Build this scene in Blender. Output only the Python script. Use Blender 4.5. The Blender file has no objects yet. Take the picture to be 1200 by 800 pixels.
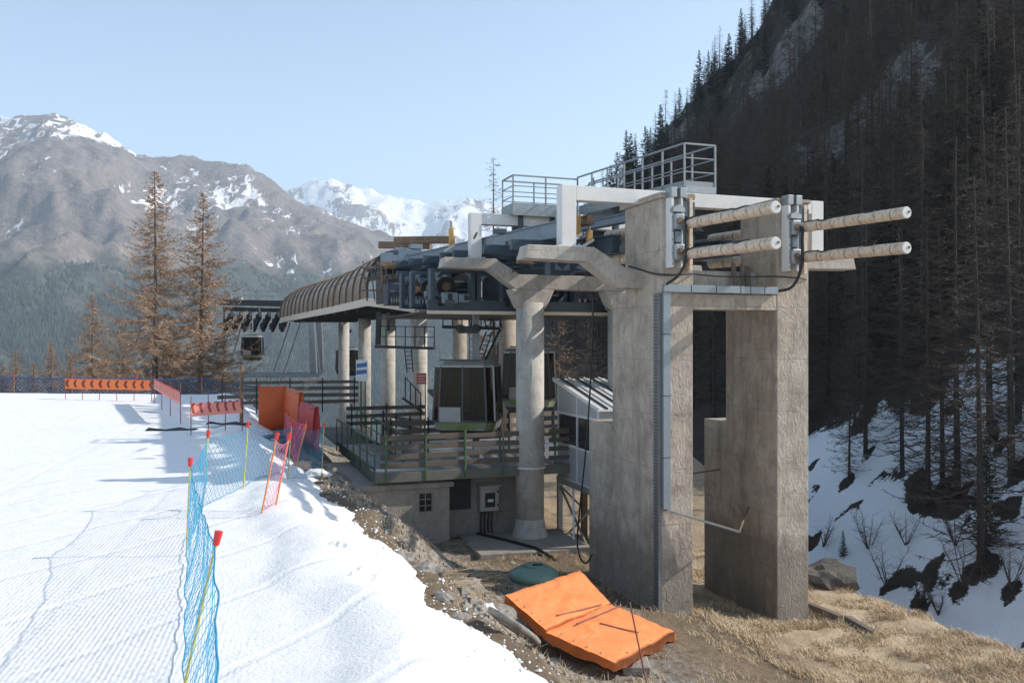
import bpy, math, random
from mathutils import Vector, noise
R = math.radians
sc = bpy.context.scene
C = sc.collection
random.seed(7)

# ---------------------------------------------------------------- camera, sky, sun, exposure
cd = bpy.data.cameras.new('camera'); cam = bpy.data.objects.new('camera', cd); C.objects.link(cam)
cam.location = (0, 0, 4); cam.rotation_euler = (R(90), 0, 0)
cd.sensor_width = 36; cd.lens = 30; cd.clip_start = .1; cd.clip_end = 40000
sc.camera = cam

SUN_AZ = R(4)      # angle from +X towards +Y
SUN_EL = R(33)
L = Vector((math.cos(SUN_EL) * math.cos(SUN_AZ), math.cos(SUN_EL) * math.sin(SUN_AZ), math.sin(SUN_EL)))
w = bpy.data.worlds.new('World'); sc.world = w; w.use_nodes = True
wn = w.node_tree.nodes; wl = w.node_tree.links
sky = wn.new('ShaderNodeTexSky'); sky.sky_type = 'NISHITA'; sky.sun_disc = False
sky.sun_elevation = SUN_EL; sky.sun_rotation = R(90) - SUN_AZ
sky.altitude = 1800; sky.air_density = 1.0; sky.dust_density = 1.6; sky.ozone_density = .7
hsv = wn.new('ShaderNodeHueSaturation'); hsv.inputs['Saturation'].default_value = .86; hsv.inputs['Hue'].default_value = .49
wl.new(sky.outputs[0], hsv.inputs['Color']); wl.new(hsv.outputs[0], wn['Background'].inputs[0]); wn['Background'].inputs[1].default_value = .142
sd = bpy.data.lights.new('sun', 'SUN'); so = bpy.data.objects.new('sun', sd); C.objects.link(so)
sd.energy = 4.2; sd.angle = R(.55); sd.color = (1, .93, .835)
so.rotation_euler = L.to_track_quat('Z', 'Y').to_euler(); so.location = (60, 20, 60)
sc.view_settings.view_transform = 'Standard'; sc.view_settings.look = 'None'
sc.view_settings.gamma = 1; sc.view_settings.exposure = 0.78; sc.view_settings.use_curve_mapping = False
sc.cycles.max_bounces = 6; sc.cycles.transparent_max_bounces = 12; sc.cycles.volume_bounces = 1
sc.cycles.use_denoising = True

# ---------------------------------------------------------------- station frame: s across the line, a along it
ROT = R(19.27); PX, PY = math.cos(ROT), math.sin(ROT)
OX, OY = 4.375, 25.0
def St(s, a, z=0): return Vector((OX + PX * s - PY * a, OY + PY * s + PX * a, z))
def toSt(x, y):
    dx, dy = x - OX, y - OY
    return dx * PX + dy * PY, -dx * PY + dy * PX
def ray(px, py, depth):   # a point the surveyed picture puts at a known distance
    return Vector(((px - 600) / 1000 * depth, depth, 4 - (py - 400) / 1000 * depth))
def clamp(t, a=0., b=1.): return a if t < a else b if t > b else t
def sm(t): t = clamp(t); return t * t * (3 - 2 * t)
def lerp(a, b, t): return a + (b - a) * t
def fbm(x, y, z=0., o=4): return noise.fractal(Vector((x, y, z)), 1.0, 2.0, o)

# ---------------------------------------------------------------- materials
class NT:
    def __init__(s, name):
        s.m = bpy.data.materials.new(name); s.m.use_nodes = True
        s.n = s.m.node_tree.nodes; s.l = s.m.node_tree.links
        s.b = s.n['Principled BSDF']; s.tc = s.n.new('ShaderNodeTexCoord')
    def node(s, t, **k):
        x = s.n.new(t)
        for a, v in k.items(): setattr(x, a, v)
        return x
    def link(s, a, b): s.l.new(a, b)
    def map(s, scale, src='Object'):
        mp = s.node('ShaderNodeMapping'); mp.inputs['Scale'].default_value = scale
        s.link(s.tc.outputs[src], mp.inputs[0]); return mp.outputs[0]
    def noise(s, scale, vec, detail=5, rough=.6, dist=0):
        x = s.node('ShaderNodeTexNoise'); x.inputs['Scale'].default_value = scale
        x.inputs['Detail'].default_value = detail; x.inputs['Roughness'].default_value = rough
        x.inputs['Distortion'].default_value = dist
        s.link(vec, x.inputs['Vector']); return x.outputs['Fac']
    def ramp(s, src, *stops):
        x = s.node('ShaderNodeValToRGB'); e = x.color_ramp.elements
        while len(e) < len(stops): e.new(.5)
        for i, (p, c) in enumerate(stops):
            e[i].position = p; e[i].color = (*c, 1) if len(c) == 3 else c
        s.link(src, x.inputs[0]); return x.outputs[0]
    def mix(s, f, a, b, mode='MIX'):
        x = s.node('ShaderNodeMix', data_type='RGBA', blend_type=mode)
        for k, v in ((0, f), (6, a), (7, b)):
            if isinstance(v, (int, float)): x.inputs[k].default_value = v
            elif isinstance(v, tuple): x.inputs[k].default_value = (*v, 1)
            else: s.link(v, x.inputs[k])
        return x.outputs[2]
    def math(s, op, a, b=0., clampit=False):
        x = s.node('ShaderNodeMath', operation=op, use_clamp=clampit)
        for k, v in ((0, a), (1, b)):
            if isinstance(v, (int, float)): x.inputs[k].default_value = v
            else: s.link(v, x.inputs[k])
        return x.outputs[0]
    def bump(s, h, strength=.4, dist=.02, prev=None):
        x = s.node('ShaderNodeBump'); x.inputs['Strength'].default_value = strength
        x.inputs['Distance'].default_value = dist; s.link(h, x.inputs['Height'])
        if prev: s.link(prev, x.inputs['Normal'])
        return x.outputs[0]
    def done(s, color=None, rough=.7, metal=0, normal=None, spec=None):
        if color is not None:
            if isinstance(color, tuple): s.b.inputs['Base Color'].default_value = (*color, 1)
            else: s.link(color, s.b.inputs['Base Color'])
        if isinstance(rough, (int, float)): s.b.inputs['Roughness'].default_value = rough
        else: s.link(rough, s.b.inputs['Roughness'])
        s.b.inputs['Metallic'].default_value = metal
        if spec is not None: s.b.inputs['Specular IOR Level'].default_value = spec
        if normal: s.link(normal, s.b.inputs['Normal'])
        return s.m

def m_concrete(name, c1, c2, stain, streak=.35, bump=.5, dark_low=None):
    t = NT(name); v = t.map((1, 1, 1))
    big = t.noise(.9, v, 6, .65, .4); fine = t.noise(14, v, 6, .7); st = t.noise(1.0, t.map((2.2, 2.2, .28)), 5, .7)
    col = t.mix(t.ramp(big, (.32, (0, 0, 0)), (.7, (1, 1, 1))), c1, c2)
    col = t.mix(t.math('MULTIPLY', t.ramp(st, (.52, (0, 0, 0)), (.74, (1, 1, 1))), streak), col, stain)
    col = t.mix(t.ramp(fine, (.3, (.35, .35, .35)), (.62, (0, 0, 0))), col, tuple(x * .55 for x in c2))
    if dark_low is not None:     # colour turns darker below an uneven level
        sx = t.node('ShaderNodeSeparateXYZ'); t.link(t.tc.outputs['Object'], sx.inputs[0])
        zz = t.math('ADD', sx.outputs[2], t.math('MULTIPLY', t.noise(.8, v, 4), 1.6))
        f = t.ramp(t.math('DIVIDE', t.math('SUBTRACT', zz, dark_low - .15), .5, True), (0, (1, 1, 1)), (1, (0, 0, 0)))
        col = t.mix(t.math('MULTIPLY', f, .55), col, tuple(x * .42 for x in c2))
    blot = t.noise(2.1, t.map((1, 1, .7)), 7, .72, .9)
    col = t.mix(t.math('MULTIPLY', t.ramp(blot, (.50, (0, 0, 0)), (.63, (1, 1, 1))), .42), col, tuple(x * .48 for x in c2))
    col = t.mix(t.math('MULTIPLY', t.ramp(blot, (.30, (1, 1, 1)), (.42, (0, 0, 0))), .35), col, tuple(min(.62, x * 1.3) for x in c1))
    sz = t.node('ShaderNodeSeparateXYZ'); t.link(t.tc.outputs['Object'], sz.inputs[0])
    jz = t.math('FRACT', t.math('ADD', t.math('MULTIPLY', sz.outputs[2], .62), t.math('MULTIPLY', t.noise(.6, v, 2), .03)))
    joint = t.math('MULTIPLY', t.math('LESS_THAN', jz, .014), .38)
    col = t.mix(joint, col, tuple(x * .4 for x in c2))
    wv = t.noise(5, t.map((1, 1, .5)), 4, .6, 1.6)
    n1 = t.bump(t.math('ADD', t.math('MULTIPLY', wv, 1.0), t.math('MULTIPLY', fine, .45)), bump, .06)
    return t.done(col, .88, 0, n1, .25)

def m_paint(name, c, rough=.5, metal=0., wear=.25, wearc=(.2, .11, .06), var=.25, scale=3, thr=.58):
    t = NT(name); v = t.map((1, 1, 1))
    a = t.noise(scale, v, 5, .65); b = t.noise(scale * 6, v, 5, .75)
    col = t.mix(t.ramp(a, (.3, (0, 0, 0)), (.7, (1, 1, 1))), c, tuple(x * (1 - var) for x in c))
    if wear: col = t.mix(t.math('MULTIPLY', t.ramp(b, (thr, (0, 0, 0)), (thr + .1, (1, 1, 1))), wear), col, wearc)
    rg = t.math('ADD', t.math('MULTIPLY', b, .3), rough - .15)
    return t.done(col, rg, metal, t.bump(b, .15, .01))

def m_wood(name, c1, c2):
    t = NT(name); g = t.noise(3, t.map((.6, 14, 14)), 6, .7); b = t.noise(1.2, t.map((1, 1, 1)), 3)
    col = t.mix(t.ramp(g, (.3, (0, 0, 0)), (.7, (1, 1, 1))), c1, c2)
    col = t.mix(t.math('MULTIPLY', b, .5), col, tuple(x * .5 for x in c1))
    return t.done(col, .85, 0, t.bump(g, .5, .01))

def m_snow(name, groomed=True):
    t = NT(name); v = t.map((1, 1, 1))
    big = t.noise(.35, v, 4, .55); med = t.noise(2.2, v, 5, .6); fine = t.noise(17, v, 6, .72); grit = t.noise(60, v, 3, .7)
    col = t.mix(t.ramp(med, (.3, (0, 0, 0)), (.75, (1, 1, 1))), (.88, .875, .865), (.825, .82, .815))
    dirt = t.math('MULTIPLY', t.ramp(grit, (.66, (0, 0, 0)), (.74, (1, 1, 1))), t.ramp(t.noise(.5, v, 4), (.45, (0, 0, 0)), (.7, (.5, .5, .5))))
    col = t.mix(dirt, col, (.42, .38, .33))
    h = t.math('ADD', t.math('MULTIPLY', med, .55), t.math('MULTIPLY', fine, .40))
    nb = t.bump(h, .62, .16)
    if groomed:
        mp = t.node('ShaderNodeMapping'); mp.inputs['Rotation'].default_value = (0, 0, R(-13)); t.link(t.tc.outputs['Object'], mp.inputs[0])
        wv = t.node('ShaderNodeTexWave', wave_type='BANDS', bands_direction='X'); wv.inputs['Scale'].default_value = 4.2
        wv.inputs['Distortion'].default_value = 1.2; wv.inputs['Detail'].default_value = 2; wv.inputs['Detail Scale'].default_value = .22
        t.link(mp.outputs[0], wv.inputs[0])
        w2 = t.node('ShaderNodeTexWave', wave_type='BANDS', bands_direction='X'); w2.inputs['Scale'].default_value = .075
        w2.inputs['Distortion'].default_value = 2.2; w2.inputs['Detail Scale'].default_value = .3; t.link(mp.outputs[0], w2.inputs[0])
        seam = t.ramp(w2.outputs['Fac'], (0, (1, 1, 1)), (.012, (0, 0, 0)))
        m3 = t.node('ShaderNodeMapping'); m3.inputs['Rotation'].default_value = (0, 0, R(24)); t.link(t.tc.outputs['Object'], m3.inputs[0])
        w3 = t.node('ShaderNodeTexWave', wave_type='BANDS', bands_direction='X'); w3.inputs['Scale'].default_value = .16; w3.inputs['Distortion'].default_value = 9
        w3.inputs['Detail'].default_value = 1; w3.inputs['Detail Scale'].default_value = .12; t.link(m3.outputs[0], w3.inputs[0])
        track = t.ramp(w3.outputs['Fac'], (0, (1, 1, 1)), (.03, (0, 0, 0)))
        foot = t.ramp(t.noise(1.1, v, 6, .75), (.62, (0, 0, 0)), (.7, (1, 1, 1)))
        nb = t.bump(t.math('ADD', t.math('MULTIPLY', track, -.6), t.math('MULTIPLY', foot, -.5)), .45, .06, nb)
        hh = t.math('ADD', t.math('MULTIPLY', wv.outputs['Fac'], t.math('MULTIPLY', t.ramp(t.noise(.22, v, 3), (.40, (0, 0, 0)), (.6, (1, 1, 1))), .32)), t.math('MULTIPLY', seam, -.5))
        ga = t.node('ShaderNodeAttribute', attribute_name='groom')
        nb = t.bump(t.math('MULTIPLY', hh, ga.outputs['Fac']), .5, .03, nb)
    return t.done(col, .55, 0, nb, .3)

def m_ground(name):
    t = NT(name); v = t.map((1, 1, 1))
    a = t.noise(.5, v, 6, .6, .5); b = t.noise(4, v, 6, .7); f = t.noise(26, v, 6, .75)
    st = t.noise(9, t.map((1, .35, 1)), 5, .7, 1.5)
    col = t.mix(t.ramp(b, (.3, (0, 0, 0)), (.7, (1, 1, 1))), (.135, .098, .066), (.26, .20, .14))
    at = t.node('ShaderNodeAttribute', attribute_name='grass')
    straw = t.mix(t.ramp(st, (.3, (0, 0, 0)), (.7, (1, 1, 1))), (.40, .295, .185), (.66, .53, .375))
    col = t.mix(t.math('MULTIPLY', at.outputs['Fac'], t.ramp(a, (.25, (.35, .35, .35)), (.5, (1, 1, 1)))), col, straw)
    at2 = t.node('ShaderNodeAttribute', attribute_name='gravel')
    col = t.mix(t.math('MULTIPLY', at2.outputs['Fac'], t.ramp(b, (.4, (0, 0, 0)), (.6, (1, 1, 1)))), col, (.36, .34, .31))
    col = t.mix(t.ramp(f, (.3, (.6, .6, .6)), (.55, (0, 0, 0))), col, (.08, .055, .035))
    h = t.math('ADD', t.math('MULTIPLY', b, .6), t.math('MULTIPLY', f, .4))
    return t.done(col, .95, 0, t.bump(t.math('ADD', h, t.math('MULTIPLY', st, .5)), .9, .09), .1)

def m_hill(name):
    t = NT(name); v = t.map((1, 1, 1))
    a = t.noise(.09, v, 6, .6); b = t.noise(.8, v, 7, .72); c = t.noise(5, v, 5, .7)
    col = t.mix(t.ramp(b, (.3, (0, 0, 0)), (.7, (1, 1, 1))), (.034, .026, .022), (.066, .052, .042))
    rk = t.node('ShaderNodeAttribute', attribute_name='rock')
    rc = t.mix(t.ramp(t.noise(.5, t.map((1, 1, .35)), 7, .75), (.35, (0, 0, 0)), (.65, (1, 1, 1))), (.045, .041, .038), (.24, .225, .205))
    rf = t.ramp(t.math('ADD', rk.outputs['Fac'], t.math('MULTIPLY', t.math('SUBTRACT', t.noise(.35, t.map((1, 1, .4)), 7, .75), .5), 2.6)), (.62, (0, 0, 0)), (.85, (1, 1, 1)))
    col = t.mix(rf, col, rc)
    sn = t.node('ShaderNodeAttribute', attribute_name='snow')
    mixn = t.math('ADD', t.math('MULTIPLY', t.math('SUBTRACT', b, .5), .9), t.math('MULTIPLY', t.math('SUBTRACT', c, .5), .5))
    sf = t.ramp(t.math('ADD', sn.outputs['Fac'], mixn), (.47, (0, 0, 0)), (.53, (1, 1, 1)))
    col = t.mix(sf, col, (.82, .84, .87))
    return t.done(col, .9, 0, t.bump(t.math('ADD', b, t.math('MULTIPLY', c, .3)), .6, .5), .1)

def m_mountain(name, snowline, forest):
    t = NT(name); v = t.map((1, 1, 1))
    sx = t.node('ShaderNodeSeparateXYZ'); t.link(t.tc.outputs['Object'], sx.inputs[0])
    big = t.noise(.0016, v, 6, .55); med = t.noise(.008, v, 7, .65, .4); fi = t.noise(.05, v, 6, .7)
    streak = t.noise(.007, t.map((1, .35, .3)), 6, .6, 1.0)
    col = t.mix(t.ramp(med, (.3, (0, 0, 0)), (.7, (1, 1, 1))), (.15, .125, .112), (.27, .225, .20))
    col = t.mix(t.ramp(fi, (.35, (.7, .7, .7)), (.6, (0, 0, 0))), col, (.09, .08, .078))
    zf = t.math('ADD', sx.outputs[2], t.math('MULTIPLY', t.math('SUBTRACT', big, .5), 300))
    zf = t.math('ADD', zf, t.math('MULTIPLY', t.math('SUBTRACT', med, .5), 260))
    ff = t.ramp(t.math('DIVIDE', t.math('SUBTRACT', zf, forest - 60), 120, True), (0, (1, 1, 1)), (1, (0, 0, 0)))
    fcol = t.mix(t.ramp(fi, (.35, (0, 0, 0)), (.65, (1, 1, 1))), (.03, .042, .035), (.10, .10, .082))
    col = t.mix(ff, col, fcol)
    # snow lies in gullies and on gentle shelves, more of it the higher one goes
    at = t.node('ShaderNodeAttribute', attribute_name='snow')
    sval = t.math('ADD', at.outputs['Fac'], t.math('MULTIPLY', t.math('SUBTRACT', streak, .5), 1.2))
    sval = t.math('ADD', sval, t.math('MULTIPLY', t.math('SUBTRACT', t.noise(.03, t.map((1, .5, .4)), 6, .65, 1.2), .5), 1.3))
    sf = t.ramp(sval, (.54, (0, 0, 0)), (.62, (.9, .9, .9)))
    col = t.mix(sf, col, (.84, .85, .87))
    return t.done(col, .95, 0, t.bump(t.math('ADD', med, t.math('MULTIPLY', fi, .35)), .8, 30), .05)

M = {}
M['concrete'] = m_concrete('concrete_rough', (.54, .468, .395), (.335, .283, .232), (.15, .115, .085), .6, .8, 3.1)
M['col'] = m_concrete('concrete_column', (.50, .47, .43), (.40, .375, .34), (.25, .21, .17), .35, .35)
M['oldcol'] = m_concrete('concrete_column_brown', (.42, .36, .29), (.33, .27, .21), (.2, .13, .08), .5, .35)
M['wing'] = m_concrete('concrete_beam', (.50, .46, .41), (.38, .34, .30), (.26, .21, .17), .3, .4)
M['house'] = m_concrete('concrete_render', (.36, .325, .285), (.29, .26, .225), (.17, .14, .11), .3, .6)
M['white'] = m_paint('white_steel', (.66, .65, .63), .5, 0, .35, (.42, .36, .29), .14, 1.2)
M['blue'] = m_paint('slate_blue_steel', (.055, .082, .108), .45, .2, .35, (.16, .12, .09), .35, 2)
M['bluel'] = m_paint('pale_blue_steel', (.19, .24, .285), .4, .2, .3, (.3, .22, .15), .25, 2)
M['galv'] = m_paint('galvanised', (.32, .345, .36), .42, .5, .2, (.3, .27, .24), .3, 4)
M['rail'] = m_paint('galvanised_rail', (.25, .265, .275), .5, .35, .1, (.25, .2, .15), .2, 4)
M['rust'] = m_paint('rusty_steel', (.23, .15, .095), .75, .1, .6, (.12, .06, .03), .5, 3)
M['tray'] = m_paint('grey_tray', (.19, .195, .20), .5, .3, .2, (.12, .12, .12), .25, 6)
M['edge'] = m_paint('deck_edge_paint', (.15, .15, .125), .6, 0, .4, (.1, .09, .07), .3, 2)
M['dark'] = m_paint('dark_steel', (.03, .034, .04), .5, .3, .3, (.07, .05, .04), .3, 3)
M['rubber'] = m_paint('black_rubber', (.016, .016, .017), .6, 0, .2, (.06, .06, .06), .2, 4)
M['tube'] = m_paint('tube_paint', (.70, .58, .45), .5, 0, .75, (.36, .21, .11), .3, 1.3, .5)
M['duct'] = m_paint('blue_grey_duct', (.23, .27, .305), .4, .3, .2, (.2, .2, .2), .15, 2)
M['green'] = m_paint('green_rail', (.085, .15, .075), .5, 0, .3, (.16, .12, .07), .3, 4)
M['greenlid'] = m_paint('green_plastic', (.14, .235, .19), .45, 0, .25, (.2, .22, .2), .2, 3)
M['wood'] = m_wood('weathered_plank', (.10, .075, .058), (.195, .155, .125))
M['timber'] = m_wood('timber_board', (.13, .10, .075), (.22, .18, .14))
M['pcan'] = m_paint('canopy_brown', (.31, .235, .175), .3, .35, .25, (.12, .08, .055), .35, 1.1)
M['fascia'] = m_paint('cream_fascia', (.62, .54, .44), .6, 0, .35, (.36, .28, .2), .15, 2)
M['booth'] = m_paint('booth_panel', (.40, .42, .44), .42, .1, .1, (.2, .2, .2), .12, 1)
M['boothw'] = m_paint('booth_frame', (.66, .68, .69), .4, .1, .1, (.3, .3, .3), .1, 2)
M['roofw'] = m_paint('white_sheet_roof', (.72, .71, .69), .45, .1, .2, (.4, .36, .3), .1, 2)
M['black'] = m_paint('black_cable', (.012, .012, .013), .5, 0, 0)
M['red'] = m_paint('red_cap', (.62, .03, .03), .45, 0, .15, (.5, .1, .08), .15, 6)
M['yellow'] = m_paint('yellow_pole', (.62, .50, .10), .45, 0, .1, (.4, .3, .1), .15, 6)
M['polered'] = m_paint('dark_red_pole', (.20, .06, .05), .5, 0, .1, (.1, .06, .05), .2, 6)
M['orangepole'] = m_paint('orange_pole', (.75, .25, .06), .5, 0, .1, (.5, .2, .1), .15, 6)
M['netb'] = m_paint('blue_net', (.02, .27, .46), .6, 0, 0, var=.25)
M['netp'] = m_paint('pink_net', (.75, .12, .22), .6, 0, 0, var=.25)
M['netd'] = m_paint('deep_blue_net', (.03, .10, .21), .6, 0, 0, var=.2)
M['pad'] = m_paint('orange_pad', (.66, .115, .02), .55, 0, .2, (.5, .1, .03), .18, 2)
M['padr'] = m_paint('red_pad', (.50, .03, .03), .55, 0, .2, (.4, .05, .04), .2, 2)
M['ochre'] = m_paint('ochre_block', (.50, .30, .09), .55, 0, .4, (.25, .15, .06), .25, 6)
M['cream'] = m_paint('box_cream', (.45, .42, .35), .5, 0, .2, (.3, .25, .18), .15, 4)
M['cabw'] = m_paint('cabin_white', (.70, .70, .70), .3, 0, .15, (.5, .5, .48), .08, 4)
M['cabgrey'] = m_paint('cabin_grey', (.30, .30, .30), .35, .2, .15, (.2, .2, .2), .15, 4)
M['cabg'] = m_paint('cabin_lime', (.38, .50, .06), .35, 0, .1, (.3, .4, .1), .15, 4)
M['cabd'] = m_paint('cabin_dark', (.05, .05, .055), .35, .2, .1, (.1, .1, .1), .2, 4)
M['signred'] = m_paint('sign_red', (.55, .09, .05), .5, 0, .1)
M['signwhite'] = m_paint('sign_white', (.75, .75, .74), .5, 0, .1, (.6, .6, .6))
M['signblue'] = m_paint('sign_blue', (.06, .15, .38), .5, 0, .1, (.1, .2, .4))
M['rock'] = m_concrete('rock_grey', (.36, .33, .29), (.21, .19, .165), (.13, .10, .07), .5, 1.0)
M['rockd'] = m_concrete('rock_dark', (.17, .15, .13), (.10, .09, .08), (.06, .05, .04), .4, 1.0)
M['snow'] = m_snow('groomed_snow')
M['snowlump'] = m_snow('snow_lump', False)
M['ground'] = m_ground('ground_earth')
M['hill'] = m_hill('hillside_earth')
M['mt1'] = m_mountain('mountain_near', 500, 255)
M['mt2'] = m_mountain('mountain_far', 300, -900)
M['bark'] = m_wood('bark', (.085, .062, .048), (.16, .12, .095))
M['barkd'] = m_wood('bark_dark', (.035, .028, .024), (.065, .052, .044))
def m_leaf(name, c1, c2):
    t = NT(name); a = t.noise(.9, t.map((1, 1, 1)), 3); b = t.noise(7, t.map((1, 1, 1)), 3)
    col = t.mix(t.ramp(t.math('ADD', t.math('MULTIPLY', a, .6), t.math('MULTIPLY', b, .4)), (.35, (0, 0, 0)), (.62, (1, 1, 1))), c1, c2)
    t.b.inputs['Transmission Weight'].default_value = 0
    return t.done(col, .9, 0, None, .1)
M['larch'] = m_leaf('larch_twigs', (.21, .135, .088), (.41, .28, .185))
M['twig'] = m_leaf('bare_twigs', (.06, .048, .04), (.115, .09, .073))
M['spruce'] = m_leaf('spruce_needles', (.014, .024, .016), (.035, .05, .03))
M['brush'] = m_leaf('dry_brush', (.16, .11, .075), (.28, .20, .14))
M['grass'] = m_leaf('dry_grass', (.40, .285, .165), (.66, .52, .35))
M['fwood'] = m_leaf('far_forest', (.022, .036, .028), (.075, .082, .062))

def m_glass(name, c, rough=.06, alpha=.86):
    t = NT(name); n = t.noise(1.5, t.map((1, 1, 1)), 3)
    t.b.inputs['Alpha'].default_value = alpha
    return t.done(t.mix(n, c, tuple(x * .5 for x in c)), rough, 0, None, .14)
M['glass'] = m_glass('smoked_glass', (.02, .015, .012), .08, .9)
M['glassb'] = m_glass('booth_glass', (.045, .05, .055), .04, .8)

def m_grating(name):     # punched walkway sheet: real holes are a few millimetres wide
    t = NT(name); sx = t.node('ShaderNodeSeparateXYZ'); t.link(t.tc.outputs['Object'], sx.inputs[0])
    fx = t.math('FRACT', t.math('MULTIPLY', sx.outputs[0], 9)); fy = t.math('FRACT', t.math('MULTIPLY', sx.outputs[1], 16))
    hole = t.math('MULTIPLY', t.math('GREATER_THAN', fx, .3), t.math('GREATER_THAN', fy, .35))
    t.link(t.math('SUBTRACT', 1.0, hole), t.b.inputs['Alpha'])
    return t.done((.36, .39, .42), .5, .5)
M['grate'] = m_grating('grating')

def m_chevron(name, c1, c2, pitch, z0, h):
    t = NT(name); sx = t.node('ShaderNodeSeparateXYZ'); t.link(t.tc.outputs['Object'], sx.inputs[0])
    zc = t.math('ABSOLUTE', t.math('SUBTRACT', t.math('DIVIDE', t.math('SUBTRACT', sx.outputs[2], z0), h), .5))
    u = t.math('FRACT', t.math('ADD', t.math('DIVIDE', sx.outputs[0], pitch), t.math('MULTIPLY', zc, -.55)))
    f = t.math('MULTIPLY', t.math('LESS_THAN', u, .32), t.math('LESS_THAN', zc, .34))
    return t.done(t.mix(f, c1, c2), .65)
M['chev'] = m_chevron('orange_chevron', (.85, .20, .05), (.18, .035, .02), .62, 0, .72)
M['chev2'] = m_chevron('red_chevron', (.80, .26, .2), (.30, .06, .05), .34, 0, .75)

def m_tarp():
    t = NT('orange_tarpaulin'); v = t.map((1, 1, 1)); a = t.noise(1.8, v, 5, .6, 1.2); b = t.noise(9, v, 4)
    col = t.mix(t.ramp(a, (.3, (0, 0, 0)), (.7, (1, 1, 1))), (.87, .29, .105), (.80, .235, .075))
    return t.done(col, .42, 0, t.bump(t.math('ADD', t.math('MULTIPLY', a, .8), t.math('MULTIPLY', b, .15)), .6, .12))
M['tarp'] = m_tarp()
def m_decal():
    t = NT('cabin_print'); v = t.node('ShaderNodeTexVoronoi'); v.inputs['Scale'].default_value = 2.6
    t.link(t.map((1, 1, 1)), v.inputs[0])
    sx = t.node('ShaderNodeSeparateColor'); t.link(v.outputs['Color'], sx.inputs[0])
    col = t.ramp(sx.outputs[0], (0, (.16, .19, .05)), (.3, (.22, .22, .10)), (.5, (.07, .13, .2)), (.62, (.3, .3, .3)), (.85, (.2, .23, .08)), (1, (.3, .3, .3)))
    return t.done(col, .35)
M['decal'] = m_decal()

# ---------------------------------------------------------------- mesh helpers
ORG = {}
class MB:
    def __init__(s): s.v = []; s.f = []
    def add(s, vs, fs):
        o = len(s.v); s.v += [tuple(x) for x in vs]; s.f += [tuple(i + o for i in f) for f in fs]; return s
    def box(s, x0, x1, y0, y1, z0, z1):
        return s.add([(x0, y0, z0), (x1, y0, z0), (x1, y1, z0), (x0, y1, z0), (x0, y0, z1), (x1, y0, z1), (x1, y1, z1), (x0, y1, z1)],
                     [(0, 3, 2, 1), (4, 5, 6, 7), (0, 1, 5, 4), (1, 2, 6, 5), (2, 3, 7, 6), (3, 0, 4, 7)])
    def bar(s, p, q, wd, h, up=(0, 0, 1)):
        p, q = Vector(p), Vector(q); d = (q - p).normalized(); u = Vector(up)
        if abs(d.dot(u)) > .98: u = Vector((0, 1, 0))
        r = d.cross(u).normalized(); u = r.cross(d); r = r * wd / 2; u = u * h / 2
        return s.add([p - r - u, p + r - u, p + r + u, p - r + u, q - r - u, q + r - u, q + r + u, q - r + u],
                     [(0, 1, 2, 3), (7, 6, 5, 4), (0, 4, 5, 1), (1, 5, 6, 2), (2, 6, 7, 3), (3, 7, 4, 0)])
    def tube(s, pts, r, n=8, cap=True):
        pts = [Vector(p) for p in pts]; k = len(pts); o = len(s.v)
        up = None
        for i, p in enumerate(pts):
            d = (pts[min(i + 1, k - 1)] - pts[max(i - 1, 0)]).normalized()
            if up is None: up = Vector((0, 0, 1)) if abs(d.z) < .9 else Vector((1, 0, 0))
            a = d.cross(up).normalized(); b = a.cross(d); up = b
            rr = r[i] if isinstance(r, (list, tuple)) else r
            for j in range(n):
                t = 2 * math.pi * j / n
                q = p + (a * math.cos(t) + b * math.sin(t)) * rr; s.v.append((q.x, q.y, q.z))
        for i in range(k - 1):
            for j in range(n):
                j2 = (j + 1) % n
                s.f.append((o + i * n + j, o + i * n + j2, o + (i + 1) * n + j2, o + (i + 1) * n + j))
        if cap:
            s.f.append(tuple(o + j for j in range(n - 1, -1, -1))); s.f.append(tuple(o + (k - 1) * n + j for j in range(n)))
        return s
    def prism(s, poly, a0, a1, plane='xz'):
        n = len(poly)
        if plane == 'xz': vs = [(x, a0, z) for x, z in poly] + [(x, a1, z) for x, z in poly]
        elif plane == 'yz': vs = [(a0, y, z) for y, z in poly] + [(a1, y, z) for y, z in poly]
        else: vs = [(x, y, a0) for x, y in poly] + [(x, y, a1) for x, y in poly]
        fs = [tuple(range(n)), tuple(range(2 * n - 1, n - 1, -1))] + [(i, i + n, (i + 1) % n + n, (i + 1) % n) for i in range(n)]
        return s.add(vs, fs)
    def rib(s, p, q, wd):
        p, q = Vector(p), Vector(q); d = q - p
        r = d.cross(Vector((random.uniform(-1, 1), random.uniform(-1, 1), random.uniform(-1, 1))))
        if r.length < 1e-6: return s
        r = r.normalized() * wd / 2; o = len(s.v)
        s.v += [tuple(p - r), tuple(p + r), tuple(q + r * .3), tuple(q - r * .3)]; s.f.append((o, o + 1, o + 2, o + 3)); return s
    def mesh(s, name, mat, smooth=False, org=(0, 0, 0)):
        me = bpy.data.meshes.new(name)
        ox, oy, oz = org
        me.from_pydata([(x - ox, y - oy, z - oz) for x, y, z in s.v], [], s.f)
        me.materials.append(M[mat] if isinstance(mat, str) else mat)
        if smooth: me.polygons.foreach_set('use_smooth', [True] * len(me.polygons))
        me.update(); return me

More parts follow.
